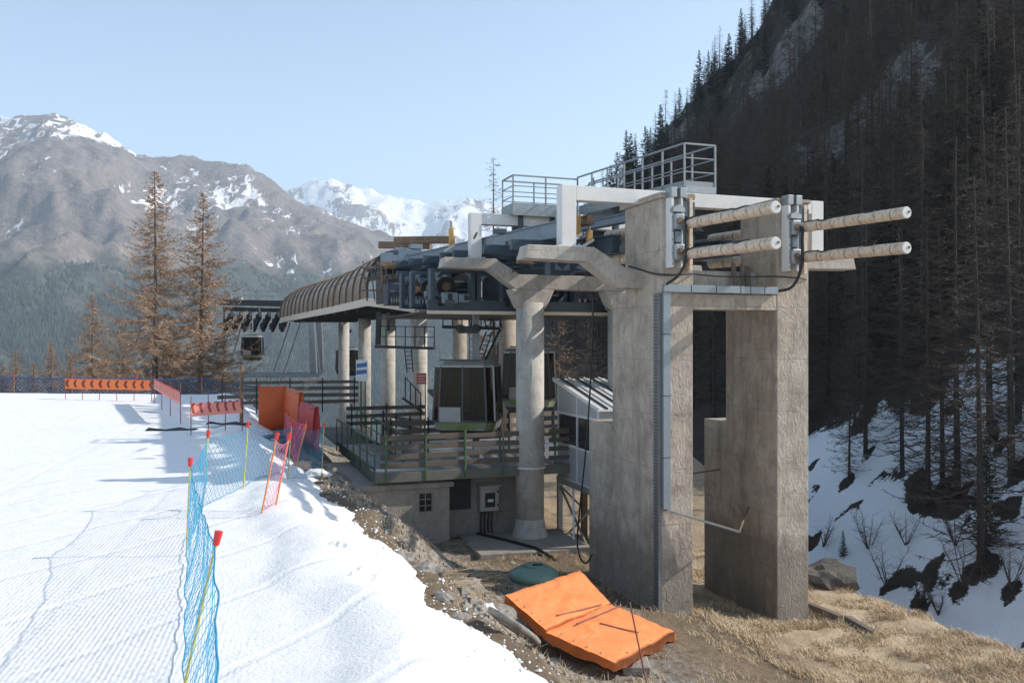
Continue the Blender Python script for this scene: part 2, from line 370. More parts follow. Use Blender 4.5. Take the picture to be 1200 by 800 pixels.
def bevel(o, wd, seg=2):
    b = o.modifiers.new('bevel', 'BEVEL'); b.width = wd; b.segments = seg; b.limit_method = 'ANGLE'; b.angle_limit = R(40)
def part(mb, name, mat, parent, smooth=False, bev=0, label=None):
    org = ORG[parent.name]
    me = mb if isinstance(mb, bpy.types.Mesh) else mb.mesh(name, mat, smooth, org)
    o = bpy.data.objects.new(name, me); C.objects.link(o); o.parent = parent; ORG[o.name] = org
    if bev: bevel(o, bev)
    if label: o['label'] = label
    return o
def tag(o, label=None, cat=None, group=None, kind=None):
    for k, v in (('label', label), ('category', cat), ('group', group), ('kind', kind)):
        if v: o[k] = v
    return o
def thing(name, label, cat, org=(0, 0, 0), frame='S', group=None):
    o = bpy.data.objects.new(name, None); C.objects.link(o); o.empty_display_size = .3
    if frame == 'S': o.location = St(*org); o.rotation_euler = (0, 0, ROT)
    else: o.location = org
    ORG[o.name] = org; return tag(o, label, cat, group)
def solo(mb, name, mat, label, cat, org=(0, 0, 0), frame='S', group=None, smooth=False, bev=0, kind=None):
    o = bpy.data.objects.new(name, mb.mesh(name, mat, smooth, org)); C.objects.link(o)
    if frame == 'S': o.location = St(*org); o.rotation_euler = (0, 0, ROT)
    else: o.location = org
    ORG[o.name] = org
    if bev: bevel(o, bev)
    return tag(o, label, cat, group, kind)
def copy_tree(o, parent=None):
    c = o.copy(); C.objects.link(c)
    if parent: c.parent = parent
    for ch in list(o.children): copy_tree(ch, c)
    return c
def grid_mesh(name, mat, xs, ys, fn, attrs=None, smooth=True):
    vs = []; A = {k: [] for k in (attrs or ())}
    for y in ys:
        for x in xs:
            r = fn(x, y); vs.append(r[0])
            for k in A: A[k].append(r[1][k])
    nx = len(xs); fs = [(j * nx + i, j * nx + i + 1, (j + 1) * nx + i + 1, (j + 1) * nx + i) for j in range(len(ys) - 1) for i in range(nx - 1)]
    me = bpy.data.meshes.new(name); me.from_pydata(vs, [], fs); me.materials.append(M[mat])
    if smooth: me.polygons.foreach_set('use_smooth', [True] * len(me.polygons))
    for k, v in A.items():
        at = me.attributes.new(k, 'FLOAT', 'POINT'); at.data.foreach_set('value', v)
    o = bpy.data.objects.new(name, me); C.objects.link(o); o['kind'] = 'structure'; return o
def frange(a, b, st):
    n = int(round((b - a) / st)); return [a + (b - a) * i / n for i in range(n + 1)]

# ================================================================ TERRAIN
def prof(pts, u):
    if u <= pts[0][0]: return pts[0][1]
    for (a, b), (c, d) in zip(pts, pts[1:]):
        if u <= c: return lerp(b, d, (u - a) / (c - a))
    return pts[-1][1]
def bank(a): return -8.45 - .055 * clamp(a, -12, 12) + .45 * noise.noise(Vector((a * .35, 3, 0))) + .25 * noise.noise(Vector((a * 1.3, 9, 0)))
def G(x, y, detail=True):
    s, a = toSt(x, y); e = bank(a)
    z1 = lerp(-.8, -4.15, sm((s - e) / 5.2))
    z2 = prof([(e, -.8), (e + 2.3, -2.75), (-4.0, -3.25), (-2.0, -3.4), (.6, -4.1), (60, -4.15)], s)
    z = lerp(z2, z1, sm((a + .5) / 2.5))
    z -= .62 * sm(s / 5)
    pe = 8.8 + .45 * max(0, a - 5)
    if s > pe: z -= .85 * (s - pe) + .02 * (s - pe) ** 2
    if y > 66: z -= .36 * (y - 66)
    if y < 12: z += .05 * (12 - max(y, 0))
    if detail:
        slope = sm((s - e + .5) / 1.5) * (1 - sm((s - e - 4.5) / 3))
        z += (.10 + (.30 if a > -1 else .12) * slope) * fbm(x * .45, y * .45, 1, 4) + .05 * fbm(x * 2.3, y * 2.3, 5, 3)
        if s > 5: z += .18 * fbm(x * .35, y * .35, 8, 3)
    return max(z, -30)
def gfn(x, y):
    s, a = toSt(x, y); e = bank(a); z = G(x, y)
    return (x, y, z), {'grass': sm((s - 1.2 + 1.5 * fbm(x * .4, y * .4, 20, 3)) / 3) * (1 if a < 9 else .6),
                       'gravel': sm((s - e) / 1.) * (1 - sm((s - e - 4.5) / 2.5))}
xs = frange(-75, -14, 1.2)[:-1] + frange(-14, 22, .2)[:-1] + frange(22, 40, 1)
ys = frange(-70, 4, 4)[:-1] + frange(4, 10, .5)[:-1] + frange(10, 46, .22)[:-1] + frange(46, 140, 1.2)
ground = grid_mesh('ground', 'ground', xs, ys, gfn, ('grass', 'gravel'))

def S(x, y):
    s, a = toSt(x, y); e = bank(a) + .3 * noise.noise(Vector((x * .9, y * .9, 2)))
    z = .05 * fbm(x * .25, y * .25, 11, 3) + .016 * fbm(x * 2.1, y * 2.1, 3, 3)
    t = s - (e - 3.2)
    if t > 0: z += .22 * math.sin(clamp(t / 2.2) * math.pi) - .10 * t * t
    if s > e: z -= 1.5 * (s - e)
    t2 = sm((s + 12) / 4)
    z += t2 * (.13 * fbm(x * .8, y * .8, 6, 4) + .06 * fbm(x * 2.6, y * 2.6, 16, 4))
    if y > 64: z -= .022 * (y - 64) ** 2 + .06 * (y - 64)
    if x < -18: z += .0035 * (-18 - x) * sm((y - 20) / 30) * 6 * .3
    return z
sxs = frange(-75, -16, .8)[:-1] + frange(-16, 3, .16); sys_ = frange(-70, 4, 3)[:-1] + frange(4, 30, .2)[:-1] + frange(30, 84, .5)
def sfn(x, y):
    s, a = toSt(x, y)
    return (x, y, max(S(x, y), -14.)), {'groom': 1 - sm((x + 3.6 + .40 * (min(y, 30) - 9.6)) / 1.2)}
snow = grid_mesh('snow', 'snow', sxs, sys_, sfn, ('groom',))

# right-hand hillside in shade
FX, FY = 24.75, 45.0; NX, NY = .988, .152
def hill(x, y, det=True):
    d = NX * (x - FX) + NY * (y - FY)
    f = .75 * d if d < 10 else 7.5 + 1.22 * (d - 10)
    if d < -9: f = -6.75
    z = -8.15 + f
    rock = 0
    if det:
        k = sm(d / 25)
        n1 = fbm(x * .022, y * .022, 4, 4); n2 = fbm(x * .1, y * .1, 7, 4)
        z += k * (10 * n1 + 4.6 * n2) + (1 - k) * .55 * fbm(x * .22, y * .22, 2, 4)
        c = noise.noise(Vector((x * .021 + 3.3, y * .016, z * .016)))
        rock = sm((c + .02) / .28) * sm((d - 18) / 20)
        z += 7 * rock * abs(fbm(x * .07, y * .07, z * .05, 4))
    cap = 18 + .8 * (y - 43)
    if z > cap - 6: z = cap - 6 + 6 * (1 - math.exp(-(z - cap + 6) / 6))
    return z, d, rock
def hd(px, py):
    d = 30.
    while d < 330:
        q = ray(px, py, d)
        if q.z <= hill(q.x, q.y)[0]: return q
        d += .25
    return None
NEAR_TREES = [(1150, 672, 1.25, 0, 'dark leafless larch with the lowest foot on the right snow slope'), (1121, 585, 1.2, 1, 'thick dark trunk in the middle of the right snow slope'), (1087, 595, .95, 2, 'slim dark larch left of the thick trunk on snow'), (1104, 575, .8, 3, 'thin dark pole of a tree beside the thick trunk'),
        (1015, 530, .95, 1, 'dark larch on the left edge of the snow slope'), (1058, 560, .8, 3, 'dark larch between two snow hollows'), (1185, 560, 1.1, 2, 'dark larch at the right edge of the picture'), (995, 560, .6, 0, 'crooked thin tree nearest the right pylon'), (1160, 520, 1.05, 3, 'dark larch above the lowest foot tree')]
MELT = [(hd(t_[0], t_[1]), 0.75 * t_[2] + .1) for t_ in NEAR_TREES] + [(hd(a_, b_), r_) for a_, b_, r_ in ((1105, 600, 1.0), (1130, 590, .9), (1070, 610, .4), (1156, 640, .5), (992, 565, .7), (1095, 660, .4), (1180, 600, .8), (1120, 690, .9), (1040, 690, .6), (1075, 712, .5), (1185, 690, .7))]
def hfn(u, y):
    x = u[0] + (y - FY) * u[1] if isinstance(u, tuple) else u
    z, d, rock = hill(x, y)
    ds = min(13, 5.5 + (72 - y) * .7) if y > 45 else 12
    n = fbm(x * .12, y * .12, 13, 4)
    sn = .5 + (ds + 6 * n - d) * .10 - .22 * max(0, fbm(x * .55, y * .55, 90, 3))
    sn = min(sn, .95 - .9 * max(0, fbm(x * .33, y * .33, 30, 3) - .12) * 2.2)
    for mq, mr in MELT:
        dd2 = math.hypot(x - mq.x, (y - mq.y) * .8)
        if dd2 < mr * 2: sn = min(sn, .1 + .8 * sm((dd2 / mr - .35 + .9 * fbm(x * .7, y * .7, 60, 3)) / .9))
    if d > 16: sn = .02 + .9 * max(0, noise.noise(Vector((x * .06, y * .06, 40))) - .38)
    return (x, y, z), {'snow': clamp(sn), 'rock': rock}
hcols = [(FX + d, -.154) for d in frange(-14, 20, .6)[:-1]] + [(FX + d, -.154) for d in frange(20, 100, 1.6)[:-1]] + [(FX + d, -.154) for d in frange(100, 300, 5)]
hys = frange(14, 80, .7)[:-1] + frange(80, 200, 2)[:-1] + frange(200, 340, 4)
hillside = grid_mesh('hillside', 'hill', hcols, hys, hfn, ('snow', 'rock'))

# far mountains
P1 = [(-1.6, 200), (-1.1, 175), (-.8, 150), (-.6, 136), (-.535, 131), (-.46, 163), (-.44, 178), (-.36, 188), (-.31, 192), (-.29, 205), (-.25, 232), (-.18, 262), (-.1, 292), (0, 318), (.3, 350), (.8, 330)]
P2 = [(-.6, 270), (-.36, 250), (-.27, 224), (-.235, 210), (-.215, 207), (-.19, 216), (-.15, 226), (-.10, 236), (-.055, 230), (-.02, 238), (.05, 250), (.2, 290), (.6, 300)]
def mountain(name, mat, P, y0, yr, zb, us, ts, amp, seed, snow0, snowk):
    def fn(u, t):
        yy = lerp(y0, yr, t); H = (400 - prof(P, u)) / 1000 * yr
        x = u * yy
        if t <= 1: z = lerp(zb, H, t ** 1.06)
        else: z = H - (t - 1) * yr * .5
        k = min(t, 1) * (1 - min(t, 1)) * 4
        rid = 1 - abs(noise.fractal(Vector((x * .0011 + seed, yy * .0007, seed)), 1., 2., 5)) * 1.6
        n = noise.fractal(Vector((x * .0035, yy * .0035, seed + 4)), 1., 2., 6)
        n3 = noise.fractal(Vector((x * .013, yy * .013, seed + 8)), 1., 2., 4)
        z += amp * (k * (rid - .5) * .9 + (.22 * k + .06) * n) + amp * .085 * n3
        gully = -(rid - .6) * .35 - n * .30
        sn = snow0 + (z - 300) * snowk + gully
        return (x, yy, z), {'snow': clamp(sn, -1, 2)}
    return grid_mesh(name, mat, us, ts, fn, ('snow',))
mountain('mountain', 'mt1', P1, 1400, 4000, -420, frange(-1.6, -.7, .02)[:-1] + frange(-.7, .06, .0035)[:-1] + frange(.06, .8, .02), frange(0, 1.12, .007), 230, 2.7, .20, .00056)
mountain('mountain', 'mt2', P2, 4800, 7200, -300, frange(-.6, -.32, .02)[:-1] + frange(-.32, .1, .004)[:-1] + frange(.1, .6, .03), frange(0, 1.1, .014), 260, 9.1, .52, .00022)

# ================================================================ FRONT GANTRY (two concrete pylons)
INC = .052
def mir(poly): return [(4.2 - x, z) for x, z in poly][::-1]
def wing_poly(dz):
    left = [(-3.85, 6.42), (-3.75, 6.83), (-1.62, 6.83), (-.55, 6.22), (2.1, 6.22)]
    low = [(2.1, 5.62), (-.75, 5.62), (-1.85, 6.38)]
    top = left[:-1] + [(4.2 - x, z) for x, z in left[:-1]][::-1]
    bot = [(4.2 - x, z) for x, z in low[1:]][::-1] + low[1:]
    return [(x, z + dz) for x, z in top + bot]
def frame_poly_parts(dz):
    return [(-2.62, -2.15, 6.84 + dz, 8.67 + dz), (6.35, 6.82, 6.84 + dz, 8.67 + dz)]

g1 = thing('concrete_gantry', 'rough brown concrete gantry on two tall pylons joined by a crossbeam', 'gantry', (2.5, 1.5, -4.6))
def pylon(s0, s1, d_up, d_mid, d_low, z_mid, z_low, top, base):
    prof_ = [(0, base), (0, top), (d_up, top), (d_up, z_mid), (d_mid, z_mid - .02), (d_mid, z_low), (d_low, z_low - .02), (d_low, base)]
    mb = MB(); mb.prism(prof_, s0, s1, 'yz'); return mb
def rough(o, lv=3, st=.03, sc_=.5):
    sub = o.modifiers.new('sub', 'SUBSURF'); sub.subdivision_type = 'SIMPLE'; sub.levels = lv; sub.render_levels = lv
p = part(pylon(0, 1.06, 2.35, 3.25, 5.1, 5.55, 1.3, 8.2, -6.3), 'pylon', 'concrete', g1, bev=.025)
part(MB().box(-.06, 1.12, -.05, 2.62, 8.2, 8.38), 'pylon_cap', 'concrete', p, bev=.03)
p = part(pylon(4.03, 5.2, 1.95, 2.8, 4.15, 5.55, 1.3, 8.3, -6.8), 'pylon', 'concrete', g1, bev=.025)
part(MB().box(3.97, 5.26, -.05, 2.1, 8.3, 8.42), 'pylon_cap', 'concrete', p, bev=.03)
part(MB().box(1.06, 4.03, .012, .8, 4.95, 5.42), 'crossbeam', 'concrete', g1, bev=.02)
part(MB().prism(wing_poly(0), 1.15, 1.85), 'wing_beam', 'wing', g1, bev=.03)
def white_frame(g, a0, a1, dz):
    for x0, x1, z0, z1 in frame_poly_parts(dz): part(MB().box(x0, x1, a0, a1, z0, z1), 'frame_post', 'white', g, bev=.015)
    part(MB().box(-2.15, 6.35, a0 + .004, a1 - .004, 8.22 + dz, 8.66 + dz), 'frame_beam', 'white', g, bev=.015)
    for s in (-2.38, 6.58): part(MB().box(s - .38, s + .38, a0 - .08, a1 + .08, 6.832 + dz, 6.865 + dz), 'base_plate', 'white', g)
    for s in (-2.38, 6.58):
        for sx in (-.31, .31): part(MB().tube([(s + sx, a0 - .03, 6.86 + dz), (s + sx, a0 - .03, 6.93 + dz)], .03, 6), 'bolt', 'galv', g)
white_frame(g1, 1.28, 1.7, 0)
# tube brackets bolted to the pylon faces
def bracket(s0):
    b = part(MB().box(s0 + .12, s0 + .2, -.34, .004, 6.15, 8.42).box(s0 + .44, s0 + .5, -.34, .004, 6.15, 8.42).box(s0 + .2, s0 + .44, -.06, .003, 6.2, 8.36), 'clamp_bracket', 'white', g1, bev=.01)
    for z in (6.4, 7.28): 
        q = part(MB().box(s0 + .16, s0 + .47, -.5, -.30, z - .05, z + .42), 'clamp_block', 'galv', b, bev=.04)
        part(MB().tube([(s0 + .315, -.53, z + .2), (s0 + .315, -.48, z + .2)], .1, 12), 'clamp_bore', 'rust', q)
    part(MB().box(s0 + .22, s0 + .42, -.44, -.30, 6.86, 7.2), 'spacer_box', 'bluel', b, bev=.02)
    part(MB().box(s0 + .5, s0 + .98, -.2, .002, 7.66, 8.1), 'gusset_plate', 'blue', b)
    part(MB().box(s0 + .56, s0 + .74, -.16, .001, 6.3, 7.62), 'side_channel', 'blue', b)
    part(MB().box(s0 + .80, s0 + .9, -.22, .001, 6.1, 8.22), 'side_post', 'tube', b)
    part(MB().prism([(s0 + .1, 7.74), (s0 + .48, 7.74), (s0 + .48, 7.86), (s0 + .3, 7.96), (s0 + .1, 7.86)], -.5, -.3), 'clamp_top', 'galv', b)
    part(MB().box(s0 + .1, s0 + .3, -.36, -.02, 8.18, 8.48), 'top_lug', 'galv', b, bev=.02)
    part(MB().box(s0 + .4, s0 + .62, -.36, -.02, 8.18, 8.48), 'top_lug', 'galv', b, bev=.02)
    part(MB().box(s0 + .31, s0 + .39, -.3, -.05, 8.2, 8.46), 'rust_wedge', 'rust', b)
    for z in (6.25, 6.55, 6.95, 7.2, 7.6, 7.9, 8.2):
        part(MB().tube([(s0 + .16, -.37, z), (s0 + .16, -.335, z)], .028, 6), 'bolt', 'galv', b)
bracket(0.02); bracket(4.07)
# cable duct and perforated tray
part(MB().box(-.10, -.002, -.02, .30, -4.4, 5.42), 'cable_tray', 'tray', g1)
slot = MB().box(-.103, -.097, .06, .22, 0, .03).mesh('tray_slot', 'dark', False, ORG[g1.name])
for k in range(96): o = part(slot, 'tray_slot', None, g1); o.location = (0, 0, -4.2 + k * .1)
part(MB().box(.0, .24, -.13, -.004, -.9, 5.44), 'duct_riser', 'duct', g1, bev=.01)
part(MB().box(.0, 3.95, -.17, -.006, 5.442, 5.66), 'duct_run', 'duct', g1, bev=.01)
for s in (.9, 1.75, 2.6, 2.95, 3.45): part(MB().box(s, s + .02, -.176, -.1, 5.44, 5.665), 'duct_joint', 'dark', g1)
for z in (.6, 2.4, 4.2): part(MB().box(-.006, .246, -.136, -.05, z, z + .02), 'duct_joint', 'dark', g1)
part(MB().bar((.1, -.10, -.92), (2.3, -.55, -1.62), .16, .05), 'channel_arm', 'galv', g1)
part(MB().tube([(2.3, -.55, -1.6), (3.1, .4, -1.5), (4.03, 1.5, -1.40)], .03, 6), 'tie_rod', 'rust', g1)
part(MB().tube([(.9, 2.6, -.3), (2.5, 2.9, -.45), (4.03, 3.2, -.4)], .03, 6), 'tie_rod', 'rust', g1)
part(MB().bar((-.1, 4.9, 5.66), (-.1, 3.2, 5.0), .02, .02), 'stay', 'dark', g1)

# boards leaning behind the crossbeam
for k, (s, t) in enumerate(((3.15, .14), (3.42, .1), (3.62, .16))):
    solo(MB().bar((s, .86, 5.44), (s + .03 * k, 1.05, 6.5 - .05 * k), t, .05, (0, 1, 0)), 'timber_board', 'timber', ('dark timber board leaning behind the crossbeam, farthest from the right pylon', 'narrow timber board leaning behind the crossbeam, middle of three', 'timber board leaning behind the crossbeam, touching the right pylon')[k], 'board', (s, .9, 5.44))

# the four tubes with cable wound round them
def steel_tube(s, z, label):
    t = thing('cantilever_tube', label, 'tube', (s, -.3, z), group='white tubes clamped to the pylons')
    a0, a1, r0 = -.28, -4.55, .152
    zz = lambda a: z + INC * .6 * a
    def ring(a, r): return (s, a, zz(a)), r
    pts = [(s, a, zz(a)) for a in (a0, a0 - 1.5, a0 - 3, a1)]
    part(MB().tube(pts, [r0, r0, r0 + .005, r0 + .005], 20), 'pipe', 'tube', t, smooth=False)
    part(MB().tube([(s, a1, zz(a1)), (s, a1 - .02, zz(a1))], [r0 + .006, r0 - .01], 20), 'end_cap', 'white', t)
    part(MB().tube([(s + .06, a1 - .025, zz(a1) + .02), (s + .06, a1 - .04, zz(a1) + .02)], .035, 8), 'end_bolt', 'rust', t)
    for k in range(7):
        a = a0 - .35 - k * .58
        part(MB().tube([(s, a, zz(a)), (s, a - .02, zz(a))], r0 + .008, 20, False), 'strap', 'dark', t)
    cab = []
    for k in range(40):
        f = k / 39; a = a0 - .1 + f * (a1 - a0 + 1.2)
        an = R(95) + .5 * math.sin(f * 9 + s) + .3 * math.sin(f * 23)
        cab.append((s + math.cos(an) * (r0 + .02), a, zz(a) + math.sin(an) * (r0 + .02)))
    part(MB().tube(cab, .022, 6), 'cable', 'black', t, True)
    return t
steel_tube(.62, 7.43, 'upper white tube bound with black cable, on the left pylon')
steel_tube(.62, 6.55, 'lower white tube bound with black cable, on the left pylon')
steel_tube(4.67, 7.50, 'upper white tube bound with black cable, on the right pylon')
steel_tube(4.67, 6.58, 'lower white tube bound with black cable, on the right pylon')
for s, z, a0, a1, lb in ((.5, 7.55, 2.38, 4.6, 'upper tube stub behind the left pylon'), (.5, 6.70, 2.38, 5.0, 'lower tube stub behind the left pylon'),
                     (4.6, 7.6, 1.98, 4.6, 'upper tube stub behind the right pylon'), (4.6, 6.7, 1.98, 4.6, 'lower tube stub behind the right pylon')):
    t = thing('tube_stub', 'short pale ' + lb, 'tube', (s, a0, z), group='tube stubs behind the pylons')
    part(MB().tube([(s, a0 - .2, z), (s, a1, z + .1)], .17, 16), 'pipe', 'tube', t)
    for k in range(3): part(MB().tube([(s, a0 + .4 + k * .6, z + .03 * k), (s, a0 + .43 + k * .6, z + .03 * k)], .18, 16, False), 'strap', 'dark', t)
# loose black cables
def cable(pts, r, label, name='black_cable', mat='black'):
    P = [Vector(p) for p in pts]; out = []
    n = len(P)
    for i in range(n - 1):
        p0, p1, p2, p3 = P[max(i - 1, 0)], P[i], P[i + 1], P[min(i + 2, n - 1)]
        for k in range(6):
            t = k / 6
            out.append(.5 * ((2 * p1) + (p2 - p0) * t + (2 * p0 - 5 * p1 + 4 * p2 - p3) * t * t + (3 * p1 - p0 - 3 * p2 + p3) * t ** 3))
    out.append(P[-1]); org = tuple(P[0])
    return solo(MB().tube(out, r, 6), name, mat, label, 'cable', org, smooth=True)
cable([(.5, -.55, 7.5), (.46, -.6, 7.2), (.47, -.6, 6.6), (.46, -.5, 6.2), (.34, -.35, 5.9), (.05, -.2, 5.66)], .035, 'thick black cable dropping down the left pylon bracket')
cable([(4.52, -.55, 7.5), (4.5, -.6, 7.1), (4.5, -.6, 6.5), (4.45, -.5, 6.0), (4.3, -.3, 5.64), (3.93, -.1, 5.54)], .045, 'thick black cable curving from the right bracket into the duct')
cable([(-.5, 1.1, 6.28), (-.35, .9, 6.2), (-.16, .3, 6.02), (-.08, -.1, 5.95), (.3, -.2, 5.94), (.9, -.15, 6.0), (1.07, -.02, 6.02)], .032, 'black cable sagging round the left pylon under its bracket')
cable([(1.1, .4, 6.05), (2.2, .3, 5.98), (3.2, .2, 5.99), (4.0, -.03, 6.0), (4.8, -.05, 5.97), (5.1, -.03, 5.93)], .022, 'thin black cable strung between the pylons')
cable([(-.62, 3.4, 5.6), (-.6, 3.6, 3.2), (-.7, 3.8, .5), (-.95, 3.9, -2.2), (-1.0, 3.7, -3.0), (-.8, 3.6, -3.3), (-.6, 3.5, -3.0)], .028, 'black cable hanging beside the left pylon to the ground')
cable([(2.4, 3.6, 5.6), (2.3, 3.7, 3.0), (2.0, 3.8, .4), (1.9, 4.0, -1.2)], .022, 'thin black cable hanging between the two pylons')

# ================================================================ SECOND GANTRY on round columns
DZ = .52
g2 = thing('concrete_gantry', 'pale concrete gantry on a round column with flared capital', 'gantry', (0, 11, -5.2))
def column(parent, s, a, top, r, mat, base=None):
    b = G(*St(s, a)[:2]) - .6 if base is None else base
    c = part(MB().tube([(s, a, b), (s, a, top)], r, 28), 'column', mat, parent, True)
    return c, b
for s in (0, 4.2):
    c, b = column(g2, s, 11, 5.6, .585, 'col')
    part(MB().tube([(s, 11, .98 - 2.2), (s, 11, .98 - 2.12)], .66, 28), 'collar', 'white', c)
    part(MB().tube([(s, 11, b), (s, 11, -4.05), (s, 11, -3.7), (s, 11, -3.3)], [.80, .76, .66, .588], 24, False), 'foot', 'col', c, True)
    part(MB().prism([(s - .58, 5.35), (s + .58, 5.35), (s + .98, 6.15), (s - .98, 6.15)], 10.62, 11.38), 'capital', 'wing', c, bev=.08)
part(MB().prism(wing_poly(DZ), 10.65, 11.35), 'wing_beam', 'wing', g2, bev=.03)
white_frame(g2, 10.8, 11.22, DZ)

# further columns
for s, a, lab, mt in ((0, 31.3, 'pale round concrete column beside the red notice', 'col'), (0, 41.5, 'pale round concrete column behind the ladder platform', 'col'),
                  (0, 52, 'pale round concrete column behind the blue and white sign', 'col'), (0, 64.6, 'pale round concrete column nearest the low end of the canopy', 'col'),
                  (4.2, 26, 'brown round concrete column just behind the large front column', 'oldcol'), (4.2, 36.4, 'brown round concrete column behind the waiting cabin', 'oldcol')):
    b = G(*St(s, a)[:2]) - .6
    t = thing('support_column', lab, 'column', (s, a, b), group='round columns under the station')
    top = 5.75 + .012 * a + (0.6 if s else 0)
    part(MB().tube([(s, a, b), (s, a, top)], .54, 24), 'shaft', mt, t, True)
    part(MB().tube([(s, a, top), (s, a, top + .12)], .62, 24), 'head_plate', 'dark', t)
    for z in (-.9, 2.6): part(MB().tube([(s, a, z), (s, a, z + .02)], .546, 24, False), 'pour_joint', 'rust', t, True)

# ================================================================ MACHINERY
mc = thing('lift_machinery', 'slate blue steel machinery carried between the concrete gantries', 'machinery', (2, 12, 5.3))
def zi(a, z): return z + INC * a
for s, z, h, wd, mt in ((-1.9, 7.42, .46, .3, 'bluel'), (-.1, 7.0, .5, .28, 'blue'), (4.1, 7.0, .5, .28, 'blue'), (6.1, 7.42, .46, .3, 'bluel'), (1.2, 6.55, .34, .3, 'blue'), (3.0, 7.75, .3, .24, 'blue'), (-1.0, 7.75, .2, .2, 'rust'), (.9, 8.0, .22, .22, 'bluel')):
    part(MB().bar((s, 2.8, zi(2.8, z)), (s, 33, zi(33, z - .2)), wd, h), 'girder', mt, mc, bev=.01)
    part(MB().bar((s, 2.8, zi(2.8, z) + h / 2 + .02), (s, 33, zi(33, z - .2) + h / 2 + .02), wd + .14, .04), 'flange', mt, mc)
    part(MB().bar((s, 2.8, zi(2.8, z) - h / 2 - .02), (s, 33, zi(33, z - .2) - h / 2 - .02), wd + .14, .04), 'flange', mt, mc)
for k in range(10):
    a = 4.2 + k * 3.1
    if abs(a - 11) < .8: a += 1
    part(MB().bar((-3.2, a, zi(a, 6.95)), (6.9, a, zi(a, 6.95)), .24, .34), 'cross_beam', 'blue', mc, bev=.01)
# hanging frames with gussets
def hang_frame(a, s0, s1, z0, z1):
    f = part(MB().box(s0, s0 + .18, a, a + .5, z0, z1).box(s1 - .18, s1, a, a + .5, z0, z1).box(s0 + .18, s1 - .18, a + .02, a + .48, z0, z0 + .16).box(s0 + .18, s1 - .18, a + .02, a + .48, z1 - .16, z1), 'hanging_frame', 'blue', mc, bev=.008)
    for s, sg in ((s0 + .18, 1), (s1 - .18, -1)):
        for z, zg in ((z0 + .16, 1), (z1 - .16, -1)):
            part(MB().prism([(s, z), (s + sg * .26, z), (s, z + zg * .26)][::1 if sg * zg > 0 else -1], a - .006, a + .03), 'gusset', 'bluel', f)
    return f
for a, s0, s1, z0, z1 in ((11.9, -4.0, -2.1, 5.35, 7.0), (11.95, -2.0, -.7, 5.4, 6.9), (14.6, -4.2, -2.4, 5.5, 7.1), (17.2, -4.1, -2.1, 5.55, 7.2),
                           (5.0, -1.5, -.6, 6.3, 7.6), (13.2, .8, 2.6, 5.6, 6.8), (13.3, 2.8, 4.8, 5.6, 6.8), (5.2, 1.3, 2.6, 6.4, 7.7), (6.6, 2.8, 3.9, 6.2, 7.4)):
    hang_frame(a, s0, s1, z0, z1)
# lower rail with tyres
for s in (-3.3, -.4, 4.6):
    part(MB().bar((s, 11.5, zi(11.5, 4.95)), (s, 22, zi(22, 4.95)), .4, .3), 'tyre_rail', 'blue', mc)
    tw = MB().tube([(-.09, 0, 0), (.09, 0, 0)], .24, 14).mesh('tyre', 'rubber')
    hb = MB().tube([(-.1, 0, 0), (.1, 0, 0)], .1, 10).mesh('tyre_hub', 'galv')
    for k in range(16):
        a = 11.9 + k * .63
        o = part(tw, 'tyre', None, mc); o.location = Vector((s - .34, a, zi(a, 5.0))) - Vector(ORG[mc.name])
        if k < 16:
            h = part(hb, 'tyre_hub', None, o); 
for a, s, z, r in ((12.6, -3.15, 6.3, .42), (15.4, -3.2, 6.4, .38), (18.4, -3.1, 6.5, .4)):
    wv = part(MB().tube([(s, a, z), (s, a + .22, z)], r, 20), 'pulley', 'rubber', mc)
    part(MB().tube([(s, a - .03, z), (s, a + .25, z)], r * .45, 14), 'pulley_hub', 'rust', wv)
for a, s0, s1, z0, z1 in ((11.86, -3.6, -2.95, 5.55, 6.0), (11.88, -2.9, -2.45, 5.6, 5.95), (14.4, -3.7, -3.0, 5.75, 6.2)):
    h = part(MB().box(s0, s1, a - .35, a, z0, z1), 'motor_housing', 'bluel', mc, bev=.03)
    part(MB().box(s0 + .22, s0 + .42, a - .36, a - .34, z0 + .08, z1 - .05), 'vent', 'dark', h)
    for k in range(4): part(MB().tube([(s0 + .06 + k * .16, a - .37, z0 + .06), (s0 + .06 + k * .16, a - .34, z0 + .06)], .02, 6), 'bolt', 'galv', h)
for s0, s1, a0, a1, z0, z1, mt in ((-2.9, -.6, 26.8, 30.5, 6.3, 8.3, 'dark'), (-3.4, -2.2, 24.2, 25.4, 6.0, 7.7, 'blue'), (-1.8, .6, 21.5, 24.5, 6.0, 7.6, 'dark'), (-2.6, -1.7, 20.0, 21.2, 5.9, 7.3, 'bluel'), (.4, 3.2, 14.5, 19, 5.8, 7.1, 'dark')):
    h = part(MB().box(s0, s1, a0, a1, z0, z1), 'drive_housing', mt, mc, bev=.04)
    for k in range(3): part(MB().box(s0 + .15, s1 - .15, a0 - .02, a0 + .01, z0 + .3 + k * .42, z0 + .36 + k * .42), 'housing_rib', 'bluel', h)
    part(MB().tube([(s0 - .25, a0 + .4, z1 - .3), (s0 - .02, a0 + .4, z1 - .3)], .22, 14), 'gear_cover', 'rust', h)
# ledge and lower deck under the machinery
part(MB().box(-4.2, 6.6, 11.6, 11.72, 5.12, 5.26), 'deck_edge', 'fascia', mc)
part(MB().box(-4.1, 6.5, 11.74, 23, 5.2, 5.26), 'deck_sheet', 'dark', mc)
part(MB().box(-4.15, 6.5, 11.74, 11.9, 5.27, 5.7), 'deck_beam', 'blue', mc, bev=.01)
